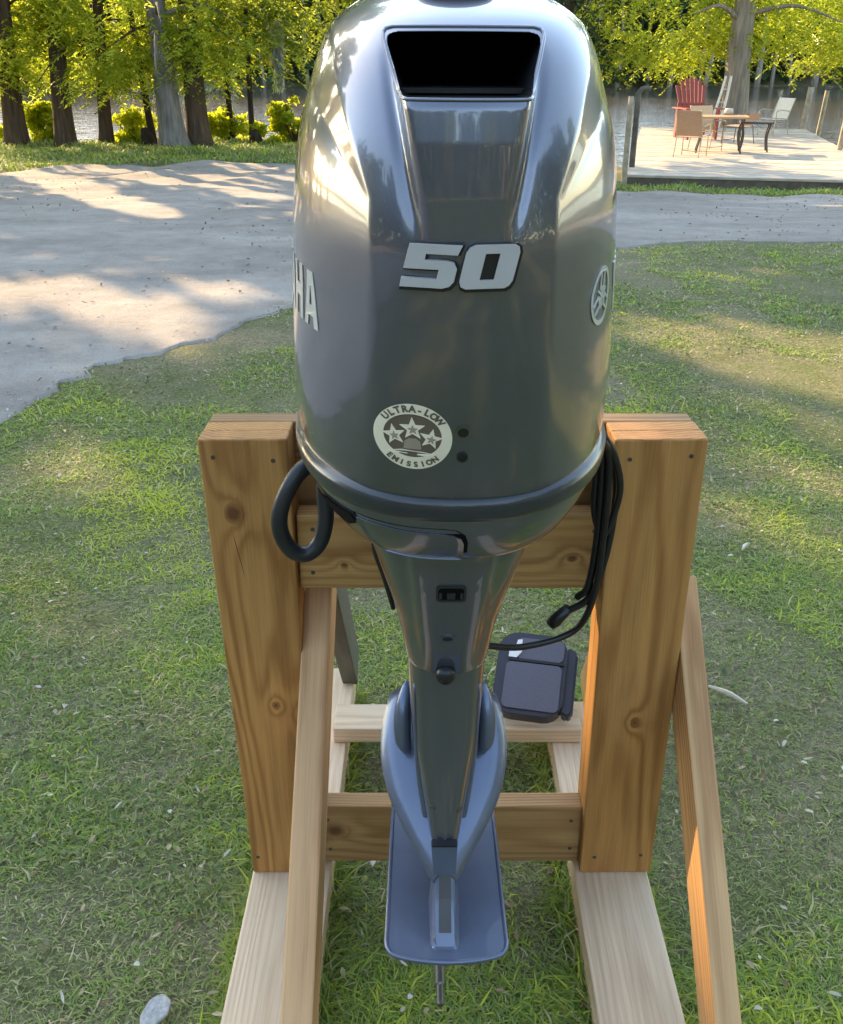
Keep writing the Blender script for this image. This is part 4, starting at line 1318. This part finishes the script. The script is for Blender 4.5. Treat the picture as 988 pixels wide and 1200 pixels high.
Vb, Fb = poly_prism(ell(.0052, .0030, 16, -.002, -.601), [], map_apr(.0001), .0005); mesh_obj('plug_centre', Vb, Fb, M['black'], apron)
Vb, Fb = tube_geo([(MX - .003, .936, H - .662), (MX - .003, .914, H - .664), (MX - .003, .909, H - .664)], [.0125, .0115, .008], 20)
mesh_obj('rubber_stopper', Vb, Fb, M['black'], apron, True)

# drive leg
def leg_disp(V):
    x, y, z = V[..., 0], V[..., 1], V[..., 2]
    rear = ss(.98, .93, y)
    V[..., 1] = y - rear * .004 * np.exp(-(x / .0022) ** 2) * ss(-.80, -.87, z) * ss(-.925, -.905, z)
    return V
LEG = [(-.664, .9300, 1.13, .0505, 3.4), (-.70, .931, 1.13, .0490, 3.4), (-.78, .925, 1.13, .0455, 3.4), (-.84, .916, 1.14, .0385, 3.2), (-.90, .902, 1.15, .0285, 3.0), (-.935, .892, 1.16, .0235, 2.9), (-.97, .880, 1.17, .0215, 2.8), (-1.021, .872, 1.18, .0215, 2.8)]
V, F = loft(LEG, 80, 160, leg_disp); V = V + np.array([MX, 0, H])
leg = fix_normals(mesh_obj('drive_leg', V, F, M['paint'], motor, True))
bvh_l = BVHTree.FromPolygons([tuple(v) for v in V], F)
def map_leg(base):
    def f(x, y, d):
        h = bvh_l.ray_cast(Vector((MX + x, .2, H + y)), Vector((0, 1, 0)))
        n = h[1] if h[1].y < 0 else -h[1]
        return h[0] + n * (base + d)
    return f
Vb = []
for dd in (0, .006):
    for x, y, z in ((-.0180, .8935, -.9100), (.0160, .8935, -.9100), (.0135, .8740, -.9435), (-.0150, .8740, -.9435)):
        Vb.append((MX + x, y + dd, H + z))
fix_normals(mesh_obj('anode_block', Vb, box_geo(0, 1, 0, 1, 0, 1)[1], plain('anode_slate', (.04, .055, .08), .35), leg))
Vb, Fb = box_geo(MX - .0170, MX + .0150, .8870, .8990, H - .9092, H - .9068); mesh_obj('anode_edge', Vb, Fb, M['black'], leg)
# ribs framing the leg face; lighter sky tint paints the bright edge bands
for sgn in (-1, 1):
    pts_ = []
    for z, x in ((-.70, .0405), (-.78, .0385), (-.84, .0340), (-.90, .0250), (-.945, .0195)):
        p = map_leg(.0)(sgn * x, z, 0); pts_.append(np.array(p))
    Vb, Fb = tube_geo(catmull(pts_, 24), [.0012, .0030, .0052, .0055], 8)
    mesh_obj('edge_rib', Vb, Fb, M['lower'], leg, True)

for sx, z in ((-.0165, -.868), (.0185, -.872)):
    Vb, Fb = poly_prism(ell(.0032, .0032, 12, sx, z), [], map_leg(.0), .0022); mesh_obj('bolt', Vb, Fb, M['steel'], leg)
# ridge that runs down from the leg onto the plate
def ridge():
    V = []; F = []
    prof = [(-.020, 0), (-.0165, .55), (-.0125, .95), (-.0085, 1.0), (.0085, 1.0), (.0125, .95), (.0165, .55), (.020, 0)]
    st = [(.90, -.930, 1.05), (.880, -.948, 1.0), (.862, -.975, .98), (.845, -.995, .96), (.834, -1.008, .94), (.826, -1.0165, .86), (.824, -1.020, .80)]
    for y, zt_, k in st:
        for x, h in prof:
            V.append((MX + x * k, y, H - 1.021 + (zt_ + 1.021) * h))
    m = len(prof)
    for i in range(len(st) - 1):
        for j in range(m - 1):
            F.append((i * m + j, i * m + j + 1, (i + 1) * m + j + 1, (i + 1) * m + j))
    F.append(tuple(range(m))); F.append(tuple((len(st) - 1) * m + j for j in range(m))[::-1])
    return V, F
V, F = ridge()
rd = fix_normals(mesh_obj('rear_ridge', V, F, M['lower'], motor, False))
Vb = []; st = [(.878, -.9475), (.862, -.9725), (.845, -.9925), (.836, -1.0035)]
for y, z in st:
    for x in (-.0078, .0078): Vb.append((MX + x, y - .0016, H + z + .0016))
nst = len(st)
Vb += [(v[0], v[1] + .004, v[2] - .004) for v in Vb]
Fb = []
for i in range(nst - 1):
    Fb.append((2 * i, 2 * i + 1, 2 * i + 3, 2 * i + 2)); o = 2 * nst
    Fb.append((o + 2 * i + 2, o + 2 * i + 3, o + 2 * i + 1, o + 2 * i))
    Fb.append((2 * i, 2 * i + 2, o + 2 * i + 2, o + 2 * i)); Fb.append((2 * i + 1, o + 2 * i + 1, o + 2 * i + 3, 2 * i + 3))
Fb.append((0, 2 * nst, 2 * nst + 1, 1)); Fb.append((2 * nst - 2, 2 * nst - 1, 4 * nst - 1, 4 * nst - 2))
fix_normals(mesh_obj('ridge_inlay', Vb, Fb, plain('inlay_grey', (.055, .05, .05), .4), rd))

# splash plate: broad in front, narrowing and dropping to the rear
half = catmull([(1.13, .045), (1.095, .070), (1.05, .0845), (1.01, .0868), (.97, .0760), (.935, .0560), (.905, .0350), (.885, .0215), (.876, .0140)], 36)
V = []; F = []
NX = 9
for y, hw in half:
    z = -.948 + (y - .876) * .70 if y < 1.08 else -.948 + (1.08 - .876) * .70 - (y - 1.08) * .2
    for j in range(NX):
        u = -1 + 2 * j / (NX - 1)
        V.append((MX + hw * u, y, H + z + .008 * (1 - abs(u)) - .010 * abs(u) ** 3))
n1 = len(V)
V += [(v[0], v[1] + .003, v[2] - .007) for v in V]
m = len(half)
for i in range(m - 1):
    for j in range(NX - 1):
        a = i * NX + j
        F.append((a, a + 1, a + NX + 1, a + NX)); F.append((n1 + a + NX, n1 + a + NX + 1, n1 + a + 1, n1 + a))
    for a, b in ((i * NX, (i + 1) * NX), (i * NX + NX - 1, (i + 1) * NX + NX - 1)):
        F.append((a, b, b + n1, a + n1))
for r0 in (0, (m - 1) * NX):
    for j in range(NX - 1): F.append((r0 + j, r0 + j + 1, n1 + r0 + j + 1, n1 + r0 + j))
fix_normals(mesh_obj('splash_plate', V, F, M['lower'], motor, True))

# ventilation plate
pl = [(-.0745, 1.10), (-.0755, .98), (-.0765, .86), (-.0768, .836), (-.0735, .8235), (-.066, .8165), (-.04, .8095), (0, .8060), (.04, .8095), (.066, .8165), (.0735, .8235), (.0768, .836), (.0765, .86), (.0755, .98), (.0745, 1.10), (.06, 1.17), (.03, 1.22), (-.03, 1.22), (-.06, 1.17)]
PX = .002
Vb, Fb = poly_prism([(x + PX, y) for x, y in pl], [], lambda x, y, d: (MX + x, y, H - 1.027 + d), .007)
o = mesh_obj('ventilation_plate', Vb, Fb, M['lower'], motor)
vent = o
rim = [(MX + PX + x, y, H - 1.0205) for x, y in pl[:15]]
Vr, Fr = tube_geo(catmull(rim, 120), [.0030], 8)
mesh_obj('plate_rim', Vr, Fr, M['lower'], vent, True)

# gearcase, skeg, shaft below the plate
g_st = [(.935, .012), (.945, .026), (.98, .040), (1.04, .048), (1.12, .050), (1.20, .044), (1.26, .028), (1.295, .006)]
Vg, Fg = tube_geo(catmull([(MX, y, H - 1.145) for y, r in g_st], 24), [r for _, r in g_st], 24)
mesh_obj('gearcase', Vg, Fg, M['paint'], motor, True)
STR = [(-1.024, .905, 1.20, .020, 2.4), (-1.07, .95, 1.20, .018, 2.3), (-1.12, .97, 1.20, .024, 2.3)]
V, F = loft(STR, 12, 60); V = V + np.array([MX, 0, H]); fix_normals(mesh_obj('strut', V, F, M['paint'], motor, True))
SK = [(-1.18, 1.03, 1.18, .008, 2.2), (-1.27, 1.08, 1.17, .005, 2.2), (-1.335, 1.10, 1.15, .003, 2.2)]
V, F = loft(SK, 12, 50); V = V + np.array([MX, 0, H]); fix_normals(mesh_obj('skeg', V, F, M['paint'], motor, True))
Vg, Fg = tube_geo([(MX - .004, .95, H - 1.145), (MX - .004, .868, H - 1.145), (MX - .004, .866, H - 1.145), (MX - .004, .842, H - 1.145), (MX - .004, .838, H - 1.145)], [.0080, .0080, .0056, .0056, .0040], 16)
shaft = mesh_obj('propeller_shaft', Vg, Fg, M['steel'], motor, False)

# mount covers beside the leg
for sgn in (-1, 1):
    Vm, Fm = tube_geo(catmull([(MX + sgn * .050, 1.03, H - .755), (MX + sgn * .056, 1.01, H - .785), (MX + sgn * .056, 1.00, H - .825), (MX + sgn * .050, 1.00, H - .850)], 16), [.005, .010, .012, .011, .006], 16)
    mesh_obj('mount_cover', Vm, Fm, M['lower'], motor, True)
# swivel and clamp brackets on the transom
SW = [(-.56, 1.14, 1.26, .048, 3), (-.70, 1.14, 1.25, .042, 3), (-.86, 1.13, 1.22, .036, 3)]
V, F = loft(SW, 14, 60); V = V + np.array([MX, 0, H]); fix_normals(mesh_obj('swivel_bracket', V, F, M['paint'], motor, True))
for sgn in (-1, 1):
    x0, x1 = sorted((MX + sgn * .075, MX + sgn * .092))
    Vc, Fc = join_geo([box_geo(x0, x1, 1.20, 1.259, H - .66, H - .52), box_geo(x0, x1, 1.20, 1.42, H - .488, H - .46), box_geo(x0, x1, 1.215, 1.259, H - .52, H - .488)])
    mesh_obj('clamp_bracket', Vc, Fc, M['paint'], motor)
    Vt, Ft = tube_geo(catmull([(MX + sgn * .092, 1.07, H - .53), (MX + sgn * .090, 1.06, H - .57), (MX + sgn * .080, 1.06, H - .61), (MX + sgn * .069, 1.06, H - .66)], 16), [.004, .006, .0045, .003], 10)
    mesh_obj('hose_clip', Vt, Ft, M['black'], motor, True)

# rigging hose looping out on the left
hose = catmull([(-.100, 1.12, H - .42), (-.118, 1.10, H - .455), (-.145, 1.08, H - .475), (-.168, 1.07, H - .520), (-.172, 1.07, H - .562), (-.158, 1.075, H - .598), (-.136, 1.08, H - .608), (-.116, 1.085, H - .590), (-.106, 1.09, H - .550), (-.107, 1.10, H - .500), (-.10, 1.12, H - .43)], 90)
hc = np.array([-.14, 1.085, H - .525])
V, F = tube_geo((hose - hc) * np.array([.86, 1, .84]) + hc + np.array([-.016, 0, .006]), [.0108], 16)
mesh_obj('rigging_hose', V, F, M['rubber'], motor, True)
# cable bundle on the right
cab = [
  [(.205, 1.14, H - .455), (.222, 1.17, H - .49), (.229, 1.19, H - .60), (.226, 1.20, H - .72), (.205, 1.22, H - .80), (.15, 1.20, H - .842), (.10, 1.17, H - .838), (.07, 1.15, H - .82)],
  [(.205, 1.15, H - .45), (.228, 1.18, H - .485), (.243, 1.20, H - .56), (.238, 1.205, H - .66), (.222, 1.21, H - .73), (.195, 1.215, H - .762), (.183, 1.218, H - .772)],
  [(.207, 1.15, H - .45), (.230, 1.17, H - .49), (.245, 1.19, H - .55), (.232, 1.20, H - .62), (.214, 1.20, H - .58), (.208, 1.18, H - .48), (.205, 1.16, H - .46)],
  [(.203, 1.15, H - .45), (.215, 1.18, H - .50), (.222, 1.20, H - .62), (.218, 1.21, H - .71), (.205, 1.22, H - .74)],
]
for k, c in enumerate(cab):
    c = [(x + .030 * float(ss(.12, .20, x)), y, z + .045 * float(ss(.22, .10, x))) for x, y, z in c]
    tube('cable', c, [.0052, .0055, .0052, .0055][k], M['black'], motor, 10, 70)
Vt, Ft = tube_geo([(.222, 1.212, H - .752), (.203, 1.214, H - .776), (.197, 1.215, H - .784)], [.0075, .0105, .0085], 12)
mesh_obj('cable_plug', Vt, Ft, M['black'], motor, True)

# the motor hangs a touch out of plumb
LEAN = .005
motor.rotation_euler = (0, LEAN, 0)
motor.location = (MX - .42 * LEAN, 1.2, 0)

# ------------------------------------------------------------------ black case on the rear plank
case = empty('tool_case', (.20, 1.66, .121), 'open black zippered case with white label lying on the rear plank of the stand', 'case')
def case_tf(p):
    x, y, z = p          # local: x across, y up the face, z out of the face
    a = math.radians(33); yaw = math.radians(-12)
    X_, Y_, Z_ = x, y * math.cos(a) - z * math.sin(a), y * math.sin(a) + z * math.cos(a)
    return (.222 + X_ * math.cos(yaw) - Y_ * math.sin(yaw), 1.606 + X_ * math.sin(yaw) + Y_ * math.cos(yaw), .148 + Z_)
def case_part(name, outline, z0, z1, mat, bev=.004, parent=case):
    Vp, Fp = poly_prism(outline, [], lambda x, y, d: (x, y, z0 + d), z1 - z0)
    o = mesh_obj(name, [case_tf(v) for v in Vp], Fp, mat, parent)
    bm = bmesh.new(); bm.from_mesh(o.data)
    bmesh.ops.bevel(bm, geom=[e for e in bm.edges if len(e.link_faces) == 2 and e.calc_face_angle(0) > .6], offset=bev, segments=2, affect='EDGES', clamp_overlap=True)
    bm.to_mesh(o.data); bm.free()
    return o
shell = case_part('shell', rrect(0, .096, .152, .190, .042), -.030, .010, M['case'], .005)
case_part('lower_pocket', rrect(.006, .066, .122, .106, .012), .0105, .0145, M['case2'], .002)
case_part('upper_pocket', rrect(.016, .152, .104, .050, .012), .0105, .0140, M['case2'], .002)
case_part('zip_band', rrect(.010, .124, .120, .006, .002), .0105, .0155, M['black'], .001)
case_part('label', [(-.052, .128), (-.034, .128), (-.024, .142), (-.026, .172), (-.036, .170), (-.040, .148), (-.052, .146)], .0145, .0165, M['white'], .0005)
case_part('side_flap', [(.070, .020), (.086, .010), (.098, .022), (.098, .158), (.086, .172), (.070, .168)], -.034, .001, M['case'], .005)

# ------------------------------------------------------------------ small things in the grass
bx, by = -.432, 1.010
V = []; F = []
N = 28; rings = [(0, .006), (.006, .007), (.011, .0045), (.015, .0065), (.019, .0045), (.0235, .0075), (.0265, .005), (.0265, 0)]
V.append((bx, by, .026))
for r, h in rings[1:]:
    for k in range(N):
        a = 2 * math.pi * k / N
        w = 1 + .05 * math.sin(3 * a) + .03 * math.sin(7 * a)
        lx, ly = r * .78 * w * math.cos(a), r * 1.05 * w * math.sin(a)
        V.append((bx + lx * .8 + ly * .6, by - lx * .6 + ly * .8, .022 + h + ly * .25))
for k in range(N): F.append((0, 1 + k, 1 + (k + 1) % N))
for i in range(len(rings) - 2):
    for k in range(N):
        a = 1 + i * N; F.append((a + k, a + N + k, a + N + (k + 1) % N, a + (k + 1) % N))
F.append(tuple(1 + (len(rings) - 2) * N + k for k in range(N)))
tag(fix_normals(mesh_obj('pale_shell', V, F, M['shell'], None, True)), 'pale round ridged shell lying in the grass at the lower left', 'shell')
for j, (x, y, ln, an, lab) in enumerate([(.74, 1.84, .10, -.75, 'pale wood splinter lying in grass right of the right brace'), (1.02, 2.6, .06, .9, 'small pale wood chip in the grass farther right')]):
    c, s = math.cos(an), math.sin(an)
    V, F = tube_geo(catmull([(x - c * ln / 2, y - s * ln / 2, .032), (x, y, .037), (x + c * ln / 2, y + s * ln / 2, .030)], 8), [.003, .007, .003], 6, True, .25, j)
    tag(mesh_obj('wood_chip', V, F, M['pale_wood'], None, False), lab, 'wood chip', 'wood chips in the grass')

# ------------------------------------------------------------------ deck
O = np.array([3.30, 15.85]); e1 = np.array([.974, -.226]); e2 = np.array([.226, .974])
ZD = -.30; DW, DL = 4.15, 11.6
def dk(a, b, z=ZD): p = O + e1 * a + e2 * b; return (float(p[0]), float(p[1]), z)
deck = empty('wooden_deck', dk(0, 0), 'low sunlit wooden deck built out over the river edge', 'deck')
def obox(name, a0, a1, b0, b1, z0, z1, mat, parent):
    V = [dk(a0, b0, z0), dk(a1, b0, z0), dk(a1, b1, z0), dk(a0, b1, z0), dk(a0, b0, z1), dk(a1, b0, z1), dk(a1, b1, z1), dk(a0, b1, z1)]
    return mesh_obj(name, V, box_geo(0, 1, 0, 1, 0, 1)[1], mat, parent)
pw = .145
tones = [M['deck_wood'], plain('deck_wood_b', (.40, .32, .24), .75, nscale=5, var=.2, bump=.2), plain('deck_wood_c', (.52, .43, .33), .75, nscale=5, var=.2, bump=.2)]
for k in range(int(DL / pw)):
    obox('plank', -.02 + random.uniform(-.012, .012), DW + random.uniform(-.012, .012), k * pw + .004, (k + 1) * pw - .004, ZD - .035, ZD + random.uniform(-.003, .002), tones[random.randrange(3)], deck)
for a in (.05, DW * .5, DW - .05):
    obox('joist', a - .03, a + .03, .06, DL - .06, ZD - .20, ZD - .036, M['deck_dark'], deck)
obox('fascia', 0, DW, .02, .055, ZD - .17, ZD - .036, M['deck_dark'], deck)
for b in (.3, 4, 8, 11.3):
    for a in (.14, DW - .14):
        obox('support_post', a - .06, a + .06, b - .06, b + .06, -2.2, ZD - .037, M['deck_dark'], deck)

def piling(x, y, z0, z1, r, mat, lab, lean=0.0, crook=False):
    root_pts = [(x, y, z0), (x + lean * .5, y, (z0 + z1) / 2), (x + lean, y, z1)]
    parts = [tube_geo(catmull(root_pts, 10), [r, r * .9], 10, True, .06, int(abs(x) * 10))]
    if crook: parts.append(tube_geo(catmull([(x + lean, y, z1 - .03), (x + lean + .07, y, z1 + .05), (x + lean + .20, y, z1 + .04)], 6), [r * .8, r * .6], 8))
    V, F = join_geo(parts)
    o = mesh_obj('mooring_post', V, F, mat, None, True)
    tag(o, lab, 'post', 'mooring posts around the deck')
piling(3.20, 15.6, -.7, .86, .045, M['piling'], 'slim pale post at the near left corner of the deck')
piling(3.60, 17.0, -.9, .88, .052, M['piling_dark'], 'thick dark post with a crooked top at the left side of the deck', 0, True)
piling(10.05, 26.8, -1.8, .68, .085, M['piling'], 'tall pale post standing at the far right corner of the deck', .12)
piling(11.75, 30.0, -1.8, .50, .07, M['piling'], 'leaning pale post out in the water beyond the far right corner', .12)
piling(8.36, 20.2, -1.8, .50, .06, M['piling'], 'pale post at the right edge of the photo beside the deck', .12)

# ------------------------------------------------------------------ deck furniture
def xf(o_list, x, y, rz):
    pass
def place_geo(geo, x, y, z, rz, sc_=1.0):
    V, F = geo; c, s = math.cos(rz), math.sin(rz)
    return [(x + (v[0] * c - v[1] * s) * sc_, y + (v[0] * s + v[1] * c) * sc_, z + v[2] * sc_) for v in V], F
def rod(pts, r=.012, n=14): return tube_geo(catmull(pts, n), [r], 6)
def sling(p, q, r_, s_, t=.012):
    a, b, c, d = map(np.array, (p, q, r_, s_)); nn = np.cross(b - a, d - a); nn = nn / np.linalg.norm(nn) * t
    V = [a, b, c, d, a + nn, b + nn, c + nn, d + nn]
    return V, box_geo(0, 1, 0, 1, 0, 1)[1]
def patio_chair(x, y, rz, lab, frame, cloth, hgt=.95):
    root = empty('patio_chair', (x, y, ZD), lab, 'chair', 'metal patio chairs on the deck')
    def add(nm, g, m, sm=True):
        V, F = place_geo(g, x, y, ZD, rz, .85); return mesh_obj(nm, V, F, m, root, sm)
    w = .28
    add('seat', sling((-w, -.25, .42), (w, -.25, .42), (w, .22, .40), (-w, .22, .40)), cloth, False)
    add('backrest', sling((-w, .22, .43), (w, .22, .43), (w * .95, .42, hgt), (-w * .95, .42, hgt)), cloth, False)
    for sx in (-1, 1):
        add('leg', rod([(sx * w, -.27, 0), (sx * w, -.27, .25), (sx * w, -.25, .42)]), frame)
        add('leg', rod([(sx * w, .32, 0), (sx * w, .26, .22), (sx * w, .22, .42)]), frame)
        add('armrest', rod([(sx * w * 1.08, -.27, .42), (sx * w * 1.1, -.29, .62), (sx * w * 1.1, -.1, .66), (sx * w * 1.05, .28, .62)], .014), frame)
        add('back_frame', rod([(sx * w, .20, .42), (sx * w, .30, .68), (sx * w * .96, .43, hgt + .01)], .014), frame)
    add('stretcher', rod([(-w, -.27, .10), (0, -.27, .08), (w, -.27, .10)], .009), frame)
    return root
patio_chair(5.10, 18.95, math.radians(148), 'brown backed metal patio chair, nearest and leftmost on the deck', M['patio_metal'], M['sling_brown'])
patio_chair(5.72, 20.2, math.radians(12), 'orange tan patio chair behind the table in front of the red chair', M['patio_metal'], M['sling_tan'])
patio_chair(8.42, 24.2, math.radians(-60), 'pale grey mesh patio chair alone at the back right of the deck', M['patio_metal'], M['sling_grey'])
patio_chair(6.85, 21.8, math.radians(-140), 'dark low patio chair right of the table', M['dark_metal'], M['sling_brown'], .72)

def table(x, y, rz, w, d, h, lab, top, frame):
    root = empty('patio_table', (x, y, ZD), lab, 'table', 'tables on the deck')
    def add(nm, g, m, sm=False):
        V, F = place_geo(g, x, y, ZD, rz); return mesh_obj(nm, V, F, m, root, sm)
    add('tabletop', box_geo(-w / 2, w / 2, -d / 2, d / 2, h - .035, h), top)
    for sx in (-1, 1):
        for sy in (-1, 1):
            add('leg', rod([(sx * w * .42, sy * d * .40, 0), (sx * w * .36, sy * d * .34, h * .5), (sx * w * .42, sy * d * .40, h - .034)], .018), frame, True)
    return root
table(5.86, 19.8, math.radians(-14), 1.0, .7, .66, 'brown topped wooden table among the chairs on the deck', M['table_wood'], M['dark_metal'])
table(6.62, 20.0, math.radians(-14), .62, .55, .55, 'small dark side table right of the brown table', M['dark_metal'], M['dark_metal'])
# a mug and plates on the brown table
V, F = tube_geo([(6.00, 19.85, ZD + .702), (6.00, 19.85, ZD + .79)], [.09, .075], 14)
tag(mesh_obj('bowl', V, F, M['pale_wood'], None, True), 'small pale bowl standing on the brown table', 'bowl')

# red adirondack chair
def adirondack(x, y, rz, lab, mat, k=1.12):
    root = empty('adirondack_chair', (x, y, ZD), lab, 'chair')
    def add(nm, g, sm=False):
        V, F = place_geo(g, x, y, ZD, rz, k); return mesh_obj(nm, V, F, mat, root, sm)
    for j in range(7):
        u = (j - 3) / 3
        top = 1.12 - .14 * u * u
        x0 = u * .20; x1 = u * .29
        g = sling((x0 - .028, .20, .30), (x0 + .028, .20, .30), (x1 + .037, .52, top), (x1 - .037, .52, top), .018)
        add('back_slat', g)
    for j in range(5):
        yy = -.32 + j * .11
        add('seat_slat', box_geo(-.27, .27, yy, yy + .095, .36 - j * .02, .38 - j * .02))
    for sx in (-1, 1):
        add('armrest', box_geo(sx * .34 - .065, sx * .34 + .065, -.38, .38, .56, .582))
        add('leg', box_geo(sx * .30 - .02, sx * .30 + .02, -.36, -.26, 0, .559))
        add('leg', box_geo(sx * .30 - .02, sx * .30 + .02, .26, .36, 0, .559))
    add('back_rail', box_geo(-.30, .30, .35, .38, .60, .66))
    return root
adirondack(6.30, 23.2, math.radians(8), 'red slatted adirondack chair at the back of the deck', M['red'])

# pale boards leaning on the deck tree
root = empty('folded_chair', (8.2, 27.0, ZD), 'pale folded wooden chair leaning against the deck tree', 'chair')
for x0, x1 in ((7.55, 8.02), (7.80, 8.16)):
    V, F = tube_geo(catmull([(x0, 26.6, ZD), ((x0 + x1) / 2, 26.8, .3), (x1, 27.2, .92)], 8), [.035], 6)
    mesh_obj('rail', V, F, M['pale_wood'], root)
for t in (.25, .5, .75):
    a = np.array([7.55, 26.6, ZD]) * (1 - t) + np.array([8.02, 27.2, .92]) * t; b = np.array([7.80, 26.6, ZD]) * (1 - t) + np.array([8.16, 27.2, .92]) * t
    V, F = tube_geo([a, b], [.02], 6); mesh_obj('rung', V, F, M['pale_wood'], root)
